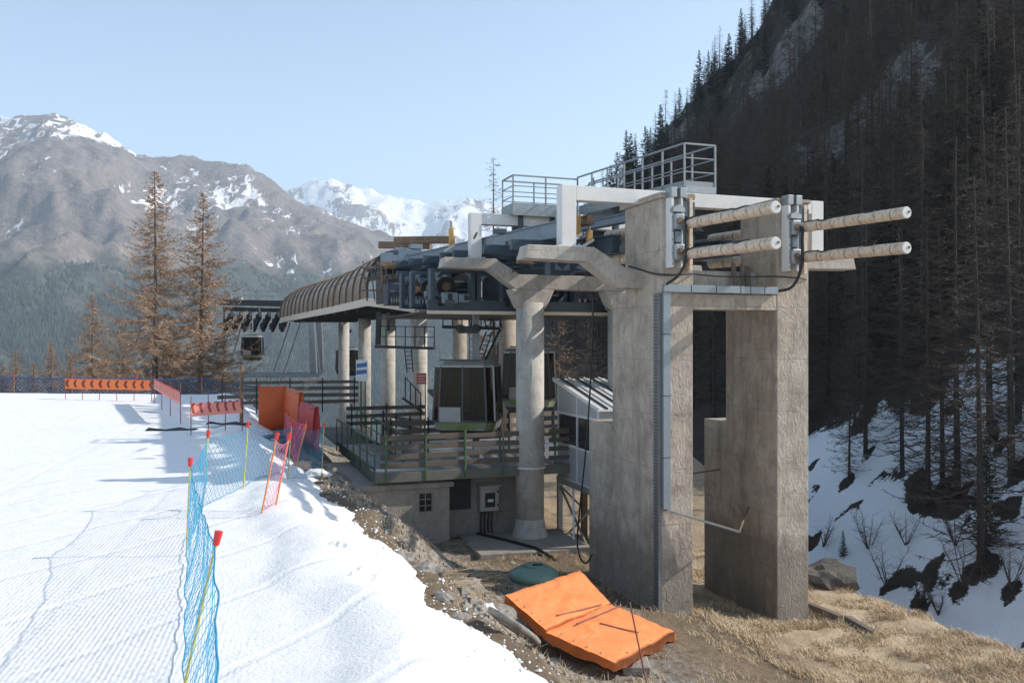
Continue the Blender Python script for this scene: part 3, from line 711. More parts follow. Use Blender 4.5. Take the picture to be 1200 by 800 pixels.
# rusty rail ends and blocks towards the canopy
def rs(px, py, d): v = ray(px, py, d); s_, a_ = toSt(v.x, v.y); return (s_, a_, v.z)
for p, q, h, mt in ((rs(463, 281.5, 52), rs(532, 281, 50), .42, 'rust'), (rs(445, 287, 54), rs(505, 288, 52), .42, 'rust'), (rs(448, 304, 50), rs(496, 300, 48), .72, 'bluel'), (rs(492, 303, 47), rs(551, 289, 42), .55, 'bluel')):
    part(MB().bar(p, q, .3, h), 'cross_girder', mt, mc, bev=.01)
for s, a, z in (rs(487, 289, 49), rs(469, 293, 50)): part(MB().box(s - .35, s + .35, a - .3, a + .3, z - .16, z + .12), 'bearing_block', 'bluel', mc, bev=.02)
for k in range(5):
    s = -4.1 + k * .42
    part(MB().bar((s, 26.5, 6.3), (s - .25, 26.6, 8.6), .06, .1), 'lattice_rod', 'rust', mc)
for z in (6.9, 7.6, 8.2): part(MB().bar((-4.4, 26.5, z), (-2.3, 26.4, z + .05), .06, .08), 'lattice_rod', 'rust', mc)
# ochre hanging blocks and small fittings
for s, a, z0, z1 in ((-1.35, 3.0, 7.35, 8.05), (-.85, 3.2, 7.2, 7.6), (-3.05, 12.2, 7.9, 8.7), (2.1, 2.4, 7.2, 7.8)):
    part(MB().box(s - .09, s + .09, a - .08, a + .08, z0, z1), 'hanger_block', 'ochre', mc, bev=.02)
    part(MB().tube([(s, a, z1), (s, a, z1 + .3)], .05, 8), 'hanger_pin', 'galv', mc)
    part(MB().bar((s - .3, a - .1, z0 - .15), (s + .1, a - .1, z0 + .1), .08, .08), 'hanger_lever', 'white', mc)
rnd = random.Random(3)
for k in range(70):
    a = rnd.uniform(3.2, 31); s = rnd.uniform(-3.6, 2.2); z = zi(a, rnd.uniform(6.1, 7.6)); l = rnd.uniform(.15, .7)
    mt = rnd.choice(['blue', 'blue', 'dark', 'bluel', 'rust', 'galv', 'dark', 'rust'])
    if rnd.random() < .6: part(MB().box(s - l / 2, s + l / 2, a - .12, a + .12, z - .1, z + rnd.uniform(.02, .25)), 'fitting', mt, mc, bev=.012)
    else: part(MB().tube([(s, a, z), (s + rnd.uniform(-.4, .4), a + l * 2, z + rnd.uniform(-.3, .3))], rnd.uniform(.025, .07), 8), 'pipe', mt, mc)
# support leg seen under the machinery and small access platforms
part(MB().box(-1.55, -1.3, 13.9, 14.15, -1.1, 5.2), 'steel_leg', 'galv', mc)

# ================================================================ ROOF WALKWAY
def rail_run(par, pts, h, zf, mat='rail', npost=None, mid=2, r=.03, flat=False, name='handrail'):
    pts = [Vector(p) for p in pts]
    for i, (a, b) in enumerate(zip(pts, pts[1:])):
        l = (b - a).length; n = npost or max(1, round(l / 1.5))
        part(MB().bar(a + Vector((0, 0, h)), b + Vector((0, 0, h)), .055, .055), name, mat, par)
        for m in range(1, mid + 1):
            zz = h * m / (mid + 1); part(MB().bar(a + Vector((0, 0, zz)), b + Vector((0, 0, zz)), .035, .035), 'mid_rail', mat, par)
        part(MB().bar(a + Vector((0, 0, .08)), b + Vector((0, 0, .08)), .012, .16), 'toe_board', mat, par)
        for k in range(n + (1 if i == len(pts) - 2 else 0)):
            q = a.lerp(b, k / n); part(MB().bar(q, q + Vector((0, 0, h)), .055, .055), 'post', mat, par)
wk = thing('roof_walkway', 'grey galvanised walkway with railings on top of the station', 'walkway', (2, 6, 8.6))
fz = lambda a: 9.02 + INC * (a - 2)
part(MB().bar((2.5, 1.95, fz(1.95)), (2.5, 11.9, fz(11.9)), 1.16, .05), 'floor', 'grate', wk)
for s in (1.93, 3.07): part(MB().bar((s, 1.92, fz(1.92) - .1), (s, 11.9, fz(11.9) - .1), .06, .22), 'stringer', 'galv', wk)
part(MB().box(1.96, 3.04, 1.9, 1.95, fz(1.9) - .22, fz(1.9) + .0), 'end_beam', 'galv', wk)
part(MB().box(-.9, 1.9, 10.5, 11.8, fz(10.5) - .03, fz(10.5) + .02), 'floor', 'grate', wk)
part(MB().box(-.95, 1.9, 10.44, 10.5, fz(10.5) - .34, fz(10.5) + .1), 'edge_beam', 'galv', wk)
part(MB().box(-.96, -.9, 10.5, 11.86, fz(10.5) - .3, fz(10.5) + .1), 'edge_beam', 'galv', wk)
part(MB().box(-.9, 1.9, 11.8, 11.86, fz(10.5) - .3, fz(10.5) + .1), 'edge_beam', 'galv', wk)
rail_run(wk, [(1.93, 10.5, fz(10.5)), (1.93, 1.95, fz(1.95)), (3.07, 1.95, fz(1.95)), (3.07, 11.85, fz(11.85))], 1.36, 0, npost=None)
rail_run(wk, [(1.93, 10.5, fz(10.5)), (-.92, 10.5, fz(10.5)), (-.92, 11.83, fz(10.5)), (1.9, 11.83, fz(10.5))], 1.28, 0)
for s, a in ((-.5, 10.8), (.9, 10.8), (-.5, 11.5), (.9, 11.5), (2.2, 3.2), (2.9, 3.2), (2.2, 7.5), (2.9, 7.5)):
    part(MB().box(s - .1, s + .1, a - .1, a + .1, zi(a, 7.1), fz(a) - .06), 'stub_leg', 'blue', wk)

# ================================================================ CANOPY
CT = [(55, 353, 293), (58.5, 357, 303), (62, 360.5, 313), (66.5, 364, 321), (71, 367, 326.5), (75, 369.5, 330), (79, 371.5, 333.5), (82.5, 373.5, 337), (85, 375, 342)]
F0 = Vector((-.169 * 55, 55, 0)); E0 = Vector((-.271 * 85, 85, 0)); CD = (E0 - F0).normalized(); CN = Vector((CD.y, -CD.x, 0))
cp = thing('station_canopy', 'brown barrel shaped canopy with ribbed panels at the station end', 'canopy', tuple(F0 + Vector((0, 0, 6))), 'W')
def csec(t):
    y = lerp(55, 85, t); zb = prof([(a, b) for a, b, c in CT], y); zt = prof([(a, c) for a, b, c in CT], y)
    base = F0.lerp(E0, t); d = y; z0 = 4 - (zb - 400) / 1000 * d; z1 = 4 - (zt - 400) / 1000 * d
    h = z1 - z0; out = []
    for k in range(11):
        an = math.pi / 2 * k / 10
        out.append(base + CN * (2.3 * (1 - max(0, math.cos(an)) ** .75) - .12 * math.sin(2 * an)) + Vector((0, 0, z0 + h * math.sin(an) ** .9)))
    out.append(base + CN * 5.2 + Vector((0, 0, z0 + h * 1.01)))
    return out
NP = 17
for i in range(NP):
    t0, t1 = i / NP + .003, (i + 1) / NP - .003
    A_, B_ = csec(t0), csec(t1); mb = MB(); n = len(A_)
    ins = [p + CN * .05 - Vector((0, 0, .05)) for p in A_ + B_]
    mb.add(A_ + B_ + ins, [(k, k + 1, n + k + 1, n + k) for k in range(n - 1)] + [(2 * n + k, 3 * n + k, 3 * n + k + 1, 2 * n + k + 1) for k in range(n - 1)])
    part(mb, 'roof_panel', 'pcan', cp, True)
for i in range(NP + 1):
    A_ = [p - CN * .04 + Vector((0, 0, .03)) for p in csec(i / NP)]
    part(MB().tube(A_, .085 if i in (0, 5, 10, 14, NP) else .05, 5), 'rib', 'rust' if i else 'dark', cp)
for k in (4,):
    part(MB().tube([csec(i / 24)[k] - CN * .02 for i in range(25)], .018, 5), 'seam', 'rust', cp)
end = csec(1.0); part(MB().add(end + [end[-1] + Vector((0, 0, -3.0)), end[0] + CN * 4], [tuple(range(len(end) + 2))]), 'end_panel', 'pcan', cp)
def fpt(px, py, y): return ray(px, py, y)
fa = [csec(i / 10)[0] + Vector((0, 0, -.05)) for i in range(10, -1, -1)] + [ray(434, 354, 54), ray(460, 357, 51), ray(488, 361, 48)]
for a, b in zip(fa, fa[1:]): part(MB().bar(a - CN * .04, b - CN * .04, .1, .5), 'fascia_board', 'fascia', cp)
for i in range(1, 9): 
    a = csec(i / 10)[0]; part(MB().bar(a + CN * .1 + Vector((0, 0, -.3)), a + CN * 6 + Vector((0, 0, -.25)), .25, .35), 'floor_joist', 'dark', cp)
us = [csec(i / 10)[0] + CN * .2 + Vector((0, 0, -.12)) for i in range(11)]; uo = [p + CN * 6.2 for p in us]
part(MB().add(us + uo, [(i, i + 1, 12 + i, 11 + i) for i in range(10)]), 'soffit', 'dark', cp)
for k in range(3): part(MB().bar(ray(470 + k * 12, 352, 49 + k), ray(463 + k * 12, 300, 50 + k), .1, .12), 'broken_rib', 'rust', cp)

# ================================================================ PUMP HOUSE AND DECK
hs = thing('concrete_house', 'low rendered concrete house with small paned window under the deck', 'building', (-5.5, 14, -4.8))
wz0, wz1 = -6.2, -1.84
def wall_with_hole(s0, s1, a0, a1, z0, z1, hs0, hs1, hz0, hz1):
    return MB().box(s0, hs0, a0, a1, z0, z1).box(hs1, s1, a0, a1, z0, z1).box(hs0, hs1, a0, a1, z0, hz0).box(hs0, hs1, a0, a1, hz1, z1)
part(wall_with_hole(-8.3, -3.4, 11.2, 11.5, wz0, wz1, -4.66, -4.08, -2.84, -2.04), 'wall', 'house', hs)
part(MB().box(-3.7, -3.405, 11.5, 12.3, wz0, wz1 - .002), 'wall', 'house', hs)
part(MB().box(-3.40, .6, 12.3, 12.6, wz0, -1.72), 'wall', 'house', hs)
part(MB().box(-8.3, -8.0, 11.5, 18, wz0, wz1 - .003), 'wall', 'house', hs)
part(MB().box(-8.75, -3.25, 11.05, 18.2, -1.838, -1.64), 'roof_slab', 'house', hs, bev=.02)
part(MB().box(-3.38, -2.2, 12.18, 12.298, -3.0, -1.74), 'shutter', 'dark', hs)
wd = part(MB().box(-4.66, -4.62, 11.25, 11.31, -2.84, -2.04).box(-4.12, -4.08, 11.25, 11.31, -2.84, -2.04).box(-4.62, -4.12, 11.25, 11.31, -2.84, -2.80).box(-4.62, -4.12, 11.25, 11.31, -2.08, -2.04)
     .box(-4.385, -4.355, 11.255, 11.305, -2.80, -2.08).box(-4.62, -4.385, 11.256, 11.304, -2.58, -2.55).box(-4.355, -4.12, 11.256, 11.304, -2.58, -2.55).box(-4.62, -4.385, 11.256, 11.304, -2.33, -2.30).box(-4.355, -4.12, 11.256, 11.304, -2.33, -2.30), 'window', 'house', hs)
for i in range(2):
    for j in range(3): part(MB().box(-4.618 + i * .265, -4.388 + i * .268, 11.285, 11.295, -2.798 + j * .25, -2.585 + j * .25), 'pane', 'glassb', wd)
# electric box
eb = thing('electric_box', 'cream metal electric box with dark glass on the house wall', 'box', (-1.44, 12.2, -3.1))
part(MB().box(-1.86, -1.03, 11.95, 12.296, -3.12, -2.1), 'case', 'cream', eb, bev=.03)
part(MB().prism([(11.88, -2.1), (12.296, -2.1), (12.296, -1.94), (11.88, -2.04)], -1.92, -.97, 'yz'), 'rain_hood', 'cream', eb)
dr = part(MB().box(-1.78, -1.12, 11.92, 11.948, -3.04, -2.2), 'door', 'cream', eb, bev=.01)
part(MB().box(-1.66, -1.22, 11.905, 11.922, -2.94, -2.34), 'viewing_pane', 'glassb', dr)
part(MB().box(-1.55, -1.3, 11.9, 11.904, -2.72, -2.6), 'label_plate', 'signwhite', dr)
for k in range(2): part(MB().box(-1.14 , -1.08, 11.9, 11.93, -2.9 + k * .55, -2.8 + k * .55), 'hinge', 'dark', eb)
for k in range(4): part(MB().tube([(-1.75 + k * .16, 12.15, -3.1), (-1.8 + k * .16, 12.12, -3.7), (-1.78 + k * .2, 12.1, -4.8)], .035, 6), 'conduit', 'black', eb)
part(MB().box(-1.98, -1.84, 12.0, 12.28, -4.9, -4.5), 'valve', 'padr', eb)

dk = thing('platform_deck', 'grated steel platform deck with green posts and weathered plank fence', 'platform', (-3, 14, -1.6))
part(MB().box(-6.35, 4.9, 10.85, 20.9, -1.17, -1.13), 'grating', 'grate', dk)
part(MB().box(-6.4, 5.0, 10.78, 10.85, -1.5, -1.12), 'edge_beam', 'edge', dk, bev=.01)
part(MB().box(-6.46, -6.40, 10.78, 21, -1.5, -1.12), 'edge_beam', 'edge', dk)
for k in range(9): part(MB().box(-6.3 + k * 1.35, -6.18 + k * 1.35, 10.87, 20.9, -1.5, -1.18), 'joist', 'dark', dk)
plank = 0
def plank_fence(par, s0, s1, a, z0, rows, h=.2, gap=.17, a2=None, post=1.7, pmat='green', t=.05, top=None, woodname='plank', rng=random.Random(5)):
    a2 = a if a2 is None else a2; A0 = Vector((s0, a, 0)); A1 = Vector((s1, a2, 0)); n = max(1, round((A1 - A0).length / post))
    dr_ = (A1 - A0).normalized(); nr = Vector((dr_.y, -dr_.x, 0)) * .06
    for r in range(rows):
        zz = z0 + .28 + r * (h + gap)
        nb = max(1, round((A1 - A0).length / 3.4)); 
        for b in range(nb):
            q0 = A0.lerp(A1, b / nb + .002); q1 = A0.lerp(A1, (b + 1) / nb - .002); j = rng.uniform(-.03, .03)
            part(MB().bar(q0 + Vector((0, 0, zz + j)), q1 + Vector((0, 0, zz + rng.uniform(-.03, .03))), t, h + rng.uniform(-.02, .02)), woodname, 'wood', par, bev=.008)
    for k in range(n + 1):
        q = A0.lerp(A1, (k + .15) / (n + .3)) + nr; part(MB().bar(q + Vector((0, 0, z0 - .35)), q + Vector((0, 0, z0 + .32 + rows * (h + gap) - gap)), .07, .07), 'post', pmat, par)
plank_fence(dk, -6.3, 0.6, 10.83, -1.13, 4, .2, .16)
plank_fence(dk, .8, 4.9, 10.9, -1.13, 4, .2, .16)
plank_fence(dk, -5.0, .8, 16.6, -1.13, 4, .22, .14, pmat='dark')
plank_fence(dk, .8, 5.2, 16.6, -1.13, 4, .22, .2, pmat='dark', a2=18)
def green_rail(par, s0, a0, s1, a1, z0, z1, h=1.25, n=6):
    A0 = Vector((s0, a0, z0)); A1 = Vector((s1, a1, z1)); H = Vector((0, 0, h))
    part(MB().bar(A0 + H, A1 + H, .07, .06), 'handrail', 'green', par)
    part(MB().bar(A0 + H * .5, A1 + H * .5, .04, .04), 'mid_rail', 'green', par)
    part(MB().bar(A0 + H * .1, A1 + H * .1, .03, .12), 'toe_board', 'green', par)
    for k in range(n + 1): q = A0.lerp(A1, k / n); part(MB().bar(q - Vector((0, 0, .3)), q + H, .06, .06), 'post', 'green', par)
gr = thing('green_railing', 'green steel railing along the outer edge of the deck entrance', 'railing', (-6.4, 16, -1.2))
green_rail(gr, -6.42, 11.2, -6.6, 20.8, -1.15, -1.12)
gr = thing('green_railing', 'green steel railing on the inner side of the entrance walkway', 'railing', (-4.8, 20, -1.2))
green_rail(gr, -4.8, 13.6, -4.7, 26.5, -1.15, -1.12, n=8)
part(MB().box(-6.6, -4.6, 21, 30, -1.2, -1.13), 'walkway_sheet', 'dark', gr)
# plank barriers farther back
bf = thing('plank_barrier', 'dark plank barrier behind the orange pads', 'barrier', (-7.5, 30, 0))
plank_fence(bf, -12.2, -4.0, 30.2, .1, 4, .2, .2, pmat='dark', post=2)
bf = thing('plank_barrier', 'dark plank barrier beneath the blue and white sign', 'barrier', (-4, 24, -.6))
plank_fence(bf, -5.6, -1.2, 24.5, -.75, 3, .2, .22, pmat='dark', post=2)
bf = thing('sloping_barrier', 'dark sloping plank barrier leading to the waiting cabin', 'barrier', (-3.5, 20, -1.0))
plank_fence(bf, -3.9, -2.9, 23.0, -.9, 3, .18, .2, a2=16.8, pmat='dark', post=2)
bf = thing('plank_barrier', 'dark plank barrier beside the control booth', 'barrier', (2, 15, -1.1))
plank_fence(bf, .9, 1.5, 13.2, -1.1, 4, .24, .2, a2=16.2, pmat='dark', post=2)

# ================================================================ CONTROL BOOTH
bo = thing('control_booth', 'grey metal control booth on steel legs with white ribbed roof', 'booth', (3, 10, -5))
s0, s1, a0, a1 = 1.7, 4.4, 8.0, 12.1; zf_, zlo, zhi = -1.82, 1.35, 2.25
part(MB().box(s0 - .05, s1 + .05, a0 - .05, a1 + .05, zf_ - .25, zf_), 'floor_frame', 'galv', bo, bev=.01)
zt_ = lambda a: lerp(zlo, zhi, (a - a0) / (a1 - a0))
# side wall panels: sill panels, window row, gable
def sidepanel(s, aa, ab, za, zb): return MB().box(s, s + .05, aa, ab, za, zb)
for aa, ab in ((a0 + .06, a0 + 2.0), (a0 + 2.08, a1 - .06)):
    part(sidepanel(s0 + .012, aa, ab, zf_ + .04, -.42), 'wall_panel', 'booth', bo, bev=.006)
    f = part(sidepanel(s0 + .018, aa + .06, ab - .06, -.30, .88), 'window_pane', 'glassb', bo)
for z0_, z1_ in ((zf_, zf_ + .04), (-.42, -.34), (.90, 1.0)): part(MB().box(s0 - .02, s0 + .07, a0, a1, z0_, z1_), 'frame_rail', 'boothw', bo)
for a in (a0, a0 + 2.0, a1 - .08): part(MB().box(s0 - .018, s0 + .068, a, a + .08, zf_ + .001, zt_(a) - .02), 'frame_post', 'boothw', bo)
part(MB().prism([(a0 + .08, 1.0), (a1 - .08, 1.0), (a1 - .08, zt_(a1) - .08), (a0 + .08, zt_(a0) - .06)], s0 + .01, s0 + .06, 'yz'), 'gable_panel', 'booth', bo)
part(MB().box(s0 + .08, s1, a0 + .01, a0 + .06, zf_, -.4), 'wall_panel', 'booth', bo)
part(MB().box(s0 + .08, s1, a0 + .01, a0 + .06, .9, 1.3), 'wall_panel', 'booth', bo)
part(MB().box(s0 + .1, s1 - .1, a0 + .02, a0 + .05, -.4, .9), 'window_pane', 'glassb', bo)
part(MB().box(s0 + .08, s1, a1 - .06, a1 - .01, zf_, 2.1), 'wall_panel', 'booth', bo)
part(MB().box(s1 - .05, s1, a0 + .07, a1 - .07, zf_, 1.3), 'wall_panel', 'booth', bo)
rf = part(MB().prism([(a0 - .3, zlo - .05), (a1 + .25, zhi + .04), (a1 + .25, zhi + .12), (a0 - .3, zlo + .03)], s0 - .15, s1 + .3, 'yz'), 'roof', 'roofw', bo)
for k in range(9): 
    s = s0 - .1 + k * .36; part(MB().bar((s, a0 - .3, zlo + .06), (s, a1 + .25, zhi + .15), .07, .06), 'roof_rib', 'dark' if k % 2 else 'roofw', rf)
part(MB().box(s0 - .17, s0 - .12, a0 - .3, a1 + .25, zlo - .02, zlo + .02), 'gutter', 'boothw', rf) if 0 else None
for s in (s0 + .05, s1 - .1):
    for a in (a0 + .1, a1 - .1): part(MB().box(s - .1, s + .1, a - .1, a + .1, -6, zf_ - .25), 'leg', 'galv', bo)
part(MB().bar((s0 + .05, a0 + .1, -4.9), (s0 + .05, a1 - .1, -2.2), .07, .07), 'brace', 'galv', bo)
part(MB().bar((s0 + .05, a0 + .1, -2.2), (s0 + .05, a1 - .1, -4.7), .07, .07), 'brace', 'galv', bo)
part(MB().bar((s0 + .05, a1 - .1, -2.2), (s1 - .1, a1 - .1, -4.7), .07, .07), 'brace', 'rust', bo)
part(MB().bar((s0 - .5, a0 + 1.2, -5.0), (s0 + .3, a1 - 1, -2.0), .09, .09), 'brace', 'boothw', bo)
for s in (2.9,): part(MB().box(s - .12, s + .12, a1 - .2, a1, -6, zf_ - .25), 'leg', 'rust', bo)

# ================================================================ GONDOLA CABINS
def cabin(label, loc, rz, sc_=1., hang=3.2, blank=False):
    t = thing('gondola_cabin', label, 'gondola', (0, 0, 0), 'W', 'gondola cabins')
    t.location = loc; t.rotation_euler = (0, 0, rz); t.scale = (sc_,) * 3
    hts = [(0, .80, .72), (.30, 1.02, .95), (.62, 1.12, 1.04), (2.55, 1.04, .97), (2.72, .92, .85)]
    def ringp(i): 
        z, hx, hy = hts[i]; c = .26
        return [(-hx + c, -hy, z), (hx - c, -hy, z), (hx, -hy + c, z), (hx, hy - c, z), (hx - c, hy, z), (-hx + c, hy, z), (-hx, hy - c, z), (-hx, -hy + c, z)]
    def band(i, j, ks=range(8), push=0.):
        a, b = ringp(i), ringp(j); mb = MB()
        for k in ks:
            k2 = (k + 1) % 8; mb.add([a[k], a[k2], b[k2], b[k]], [(0, 1, 2, 3)])
        return mb
    part(band(0, 1), 'skirt', 'cabd', t)
    part(band(1, 2, (1, 2, 3, 4, 5, 6, 7)), 'lower_panel', 'decal' if not blank else 'cabd', t)
    part(band(1, 2, (0,)), 'lower_panel', 'decal' if not blank else 'cabd', t)
    for k in range(8): 
        a, b = ringp(2), ringp(3); k2 = (k + 1) % 8
        A0, A1, B0, B1 = map(Vector, (a[k], a[k2], b[k], b[k2]))
        if k % 2 == 0:     # long sides carry two panes
            for u0, u1 in ((.02, .49), (.51, .98)):
                pv = [A0.lerp(A1, u0), A0.lerp(A1, u1), B0.lerp(B1, u1), B0.lerp(B1, u0)]
                part(MB().add(pv, [(0, 1, 2, 3)]), 'window_pane', 'glass', t)
            part(MB().bar(A0.lerp(A1, .5), B0.lerp(B1, .5), .05, .05), 'door_post', 'cabd', t)
        else: part(MB().add([A0.lerp(A1, .04), A0.lerp(A1, .96), B0.lerp(B1, .96), B0.lerp(B1, .04)], [(0, 1, 2, 3)]), 'window_pane', 'glass', t)
        part(MB().bar(A0, B0, .06, .06), 'pillar', 'cabgrey' if k in (2,) else 'cabd', t)
        part(MB().bar(A0, A1, .05, .07), 'waist_rail', 'cabd', t)
        part(MB().bar(B0, B1, .05, .06), 'top_rail', 'cabgrey', t)
    rf = part(band(3, 4).add(ringp(4), [tuple(range(8))]), 'roof', 'cabgrey', t)
    part(MB().add(ringp(0), [tuple(range(7, -1, -1))]), 'floor', 'cabd', t)
    part(MB().box(-.82, -.06, -1.085, -1.05, .60, 1.12), 'lower_shield', 'cabgrey', t)
    part(MB().box(-.7, .7, .3, .62, .3, .8), 'bench', 'cabd', t); part(MB().box(-.7, .7, -.62, -.3, .3, .8), 'bench', 'cabd', t)
    part(MB().bar((-.8, -1.05, 2.78), (.8, -1.05, 2.78), .08, .06), 'ski_bar', 'cabd', t)
    h = part(MB().tube([(0, 0, 2.7), (0, 0, 2.9), (.0, .0, 2.75 + hang)], .06, 8), 'hanger', 'galv', t)
    part(MB().box(-.35, .35, -.12, .12, 2.72 + hang, 2.95 + hang), 'grip', 'dark', h)
    for sx in (-.3, .3): part(MB().tube([(sx, -.16, 2.9 + hang), (sx, .16, 2.9 + hang)], .14, 12), 'grip_wheel', 'rubber', h)
    part(MB().box(-.4, .4, -.3, .3, 2.7, 2.78), 'roof_plate', 'cabd', rf)
    return t
c0 = St(-1.75, 14.1, -.18)
cabin('large smoked glass gondola cabin waiting beside the platform deck', c0, ROT + R(-28), 1.22, 1.0)
cabin('gondola cabin half hidden between the front column and control booth', St(2.75, 18.5, .4), ROT + R(-20), 1.2, 1.2)
cabin('small gondola cabin hanging free under the far steel tower', ray(296, 422, 96), R(8), 1.02, 2.6)
cabin('dark gondola cabin hidden behind the rear columns under the canopy', ray(407, 440, 97), R(10), 1.15, 1.5, True)

# ================================================================ FAR STEEL TOWER AND ROPES
tw_ = thing('steel_tower', 'grey steel line tower with rope wheels beyond the snow', 'tower', tuple(ray(310, 470, 104)), 'W')
D = 104
def tb(x0, y0, x1, y1, w_, d=D, d2=None, name='member', mat='galv'): part(MB().bar(ray(x0, y0, d), ray(x1, y1, d2 or d), w_, w_), name, mat, tw_)
tb(259, 360, 259, 470, .8, name='leg'); tb(255, 365, 253, 438, .3, name='leg'); tb(365, 376, 368, 438, .75, name='leg'); tb(374, 376, 376, 437, .7, 108, name='leg'); tb(368, 380, 374, 436, .25, 106, name='brace')
tb(256, 437, 378, 438, .4, name='cross_tie'); tb(260, 441, 375, 440, .3, 101, name='cross_tie'); tb(256, 354, 340, 356, .7, name='head_beam', mat='dark'); tb(262, 362, 340, 364, .5, 106, name='head_beam', mat='dark')
tb(284, 340, 334, 341, .1, name='handrail'); tb(284, 346, 334, 347, .1, name='handrail')
for k in range(8): tb(285 + k * 7, 340, 285 + k * 7, 353, .08, name='rail_post')
tb(301, 345, 306, 372, .15, name='mast'); tb(258, 441, 262, 480, .45, name='leg', mat='white')
for k in range(7):
    x = 272 + k * 11
    part(MB().bar(ray(x, 368, D - 1), ray(x - 8, 386, D + 2), .35, .7), 'rope_wheel_beam', 'dark', tw_)
    for j in range(3): q = ray(x - 2 - j * 3, 372 + j * 5, D); part(MB().tube([q + Vector((-.25, 0, 0)), q + Vector((.25, 0, 0))], .42, 10), 'rope_wheel', 'rubber', tw_)
for k, (x, x2, lb) in enumerate(((272, 250, 'leftmost'), (284, 266, 'second from left'), (340, 318, 'second from right'), (352, 330, 'rightmost'))):
    p0 = ray(x, 378, 103); p1 = ray(x2 - 14, 470, 210); n = 12
    solo(MB().tube([p0.lerp(p1, i / n) + Vector((0, 0, -1.2 * math.sin(i / n * math.pi))) for i in range(n + 1)], .06, 5), 'haul_rope', 'dark', 'thin steel haul rope falling to the valley, %s of four' % lb, 'rope', tuple(p0), 'W', 'haul ropes beyond the tower')

# ================================================================ SERVICE PLATFORMS UNDER THE CANOPY
def service(label, x0, x1, ytop, yfl, d, ladder=None):
    t = thing('service_platform', label, 'platform', tuple(ray((x0 + x1) / 2, yfl, d)), 'W')
    part(MB().bar(ray(x0, yfl, d), ray(x1, yfl + 2, d), 1.3, .16), 'floor', 'dark', t)
    n = 6
    for k in range(n + 1):
        x = lerp(x0, x1, k / n)
        for dd in (d - .65, d + .65): part(MB().bar(ray(x, yfl, dd), ray(x, ytop, dd), .06, .06), 'post', 'dark', t)
    for dd in (d - .65, d + .65):
        for yy in (ytop, (ytop + yfl) / 2): part(MB().bar(ray(x0, yy, dd), ray(x1, yy + 1, dd), .05, .05), 'rail', 'dark', t)
    if ladder:
        lx0, ly0, lx1, ly1 = ladder; l = part(MB().bar(ray(lx0, ly0, d - .6), ray(lx1, ly1, d - .6), .07, .07), 'ladder', 'dark', t)
        part(MB().bar(ray(lx0 + 8, ly0, d - .6), ray(lx1 + 7, ly1, d - .6), .07, .07), 'ladder_rail', 'dark', l)
        m = 6
        for k in range(1, m):
            a = ray(lx0, ly0, d - .6).lerp(ray(lx1, ly1, d - .6), k / m); b = ray(lx0 + 8, ly0, d - .6).lerp(ray(lx1 + 7, ly1, d - .6), k / m)
            part(MB().bar(a, b, .05, .05), 'rung', 'dark', l)
    return t
t = service('dark steel service platform with ladder in front of the pale columns', 441, 509, 382, 406, 52, (474, 407, 477, 436))
part(MB().bar(ray(444, 366, 52), ray(443, 404, 52), .3, .3), 'hanger', 'dark', t); part(MB().bar(ray(456, 366, 52), ray(456, 388, 52), .2, .5), 'hanger', 'dark', t)
t = service('dark steel service platform with stair behind the waiting cabin', 519, 586, 365, 383, 47, (558, 420, 570, 388))
for k in range(5): part(MB().bar(ray(548 + k * 9, 366, 47.5), ray(552 + k * 9, 384, 46.5), .06, .06), 'lattice_bar', 'dark', t)
part(MB().bar(ray(568, 424, 46), ray(586, 386, 46), .9, .12), 'stair', 'dark', t)
t = thing('stair_railing', 'thin dark stair railing left of the red notice', 'railing', tuple(ray(485, 475, 48)), 'W')
for k in range(4): part(MB().bar(ray(475 + k * 6, 467 + k * 5, 48), ray(475 + k * 6, 442 + k * 6, 48), .06, .06), 'post', 'dark', t)
part(MB().bar(ray(475, 442, 48), ray(493, 461, 48), .06, .06), 'rail', 'dark', t); part(MB().bar(ray(472, 466, 48), ray(495, 482, 48), .4, .12), 'stringer', 'dark', t)

# ================================================================ SIGNS
sg = thing('direction_sign', 'white sign with blue stripes on a green post', 'sign', tuple(ray(426, 490, 45)), 'W')
part(MB().bar(ray(423, 500, 45), ray(423, 424, 45), .07, .07), 'post', 'green', sg); part(MB().bar(ray(428, 500, 45.2), ray(428, 446, 45.2), .06, .06), 'post', 'green', sg)
q = ray(424, 434, 44.95); b = part(MB().box(q.x - .30, q.x + .30, q.y - .03, q.y, q.z - .56, q.z + .56), 'board', 'signwhite', sg)
for z in (.22, -.14): part(MB().add([(q.x - .27, q.y - .034, q.z + z - .08), (q.x + .27, q.y - .034, q.z + z - .02), (q.x + .27, q.y - .034, q.z + z + .2), (q.x - .27, q.y - .034, q.z + z + .14)], [(0, 1, 2, 3)]), 'stripe', 'signblue', b)
sg = thing('red_notice', 'small red notice with white lettering left of the waiting cabin', 'sign', tuple(ray(494, 460, 46)), 'W')
q = ray(494, 443.5, 46); b = part(MB().box(q.x - .26, q.x + .26, q.y - .03, q.y, q.z - .3, q.z + .3), 'board', 'signred', sg)
for k, wd_ in enumerate((.2, .17, .21)): part(MB().box(q.x - wd_, q.x + wd_, q.y - .034, q.y - .031, q.z + .12 - k * .15, q.z + .16 - k * .15), 'text_line', 'signwhite', b)
part(MB().bar((q.x + .2, q.y + .03, q.z - 2.6), (q.x + .2, q.y + .03, q.z + .2), .05, .05), 'post', 'dark', sg)

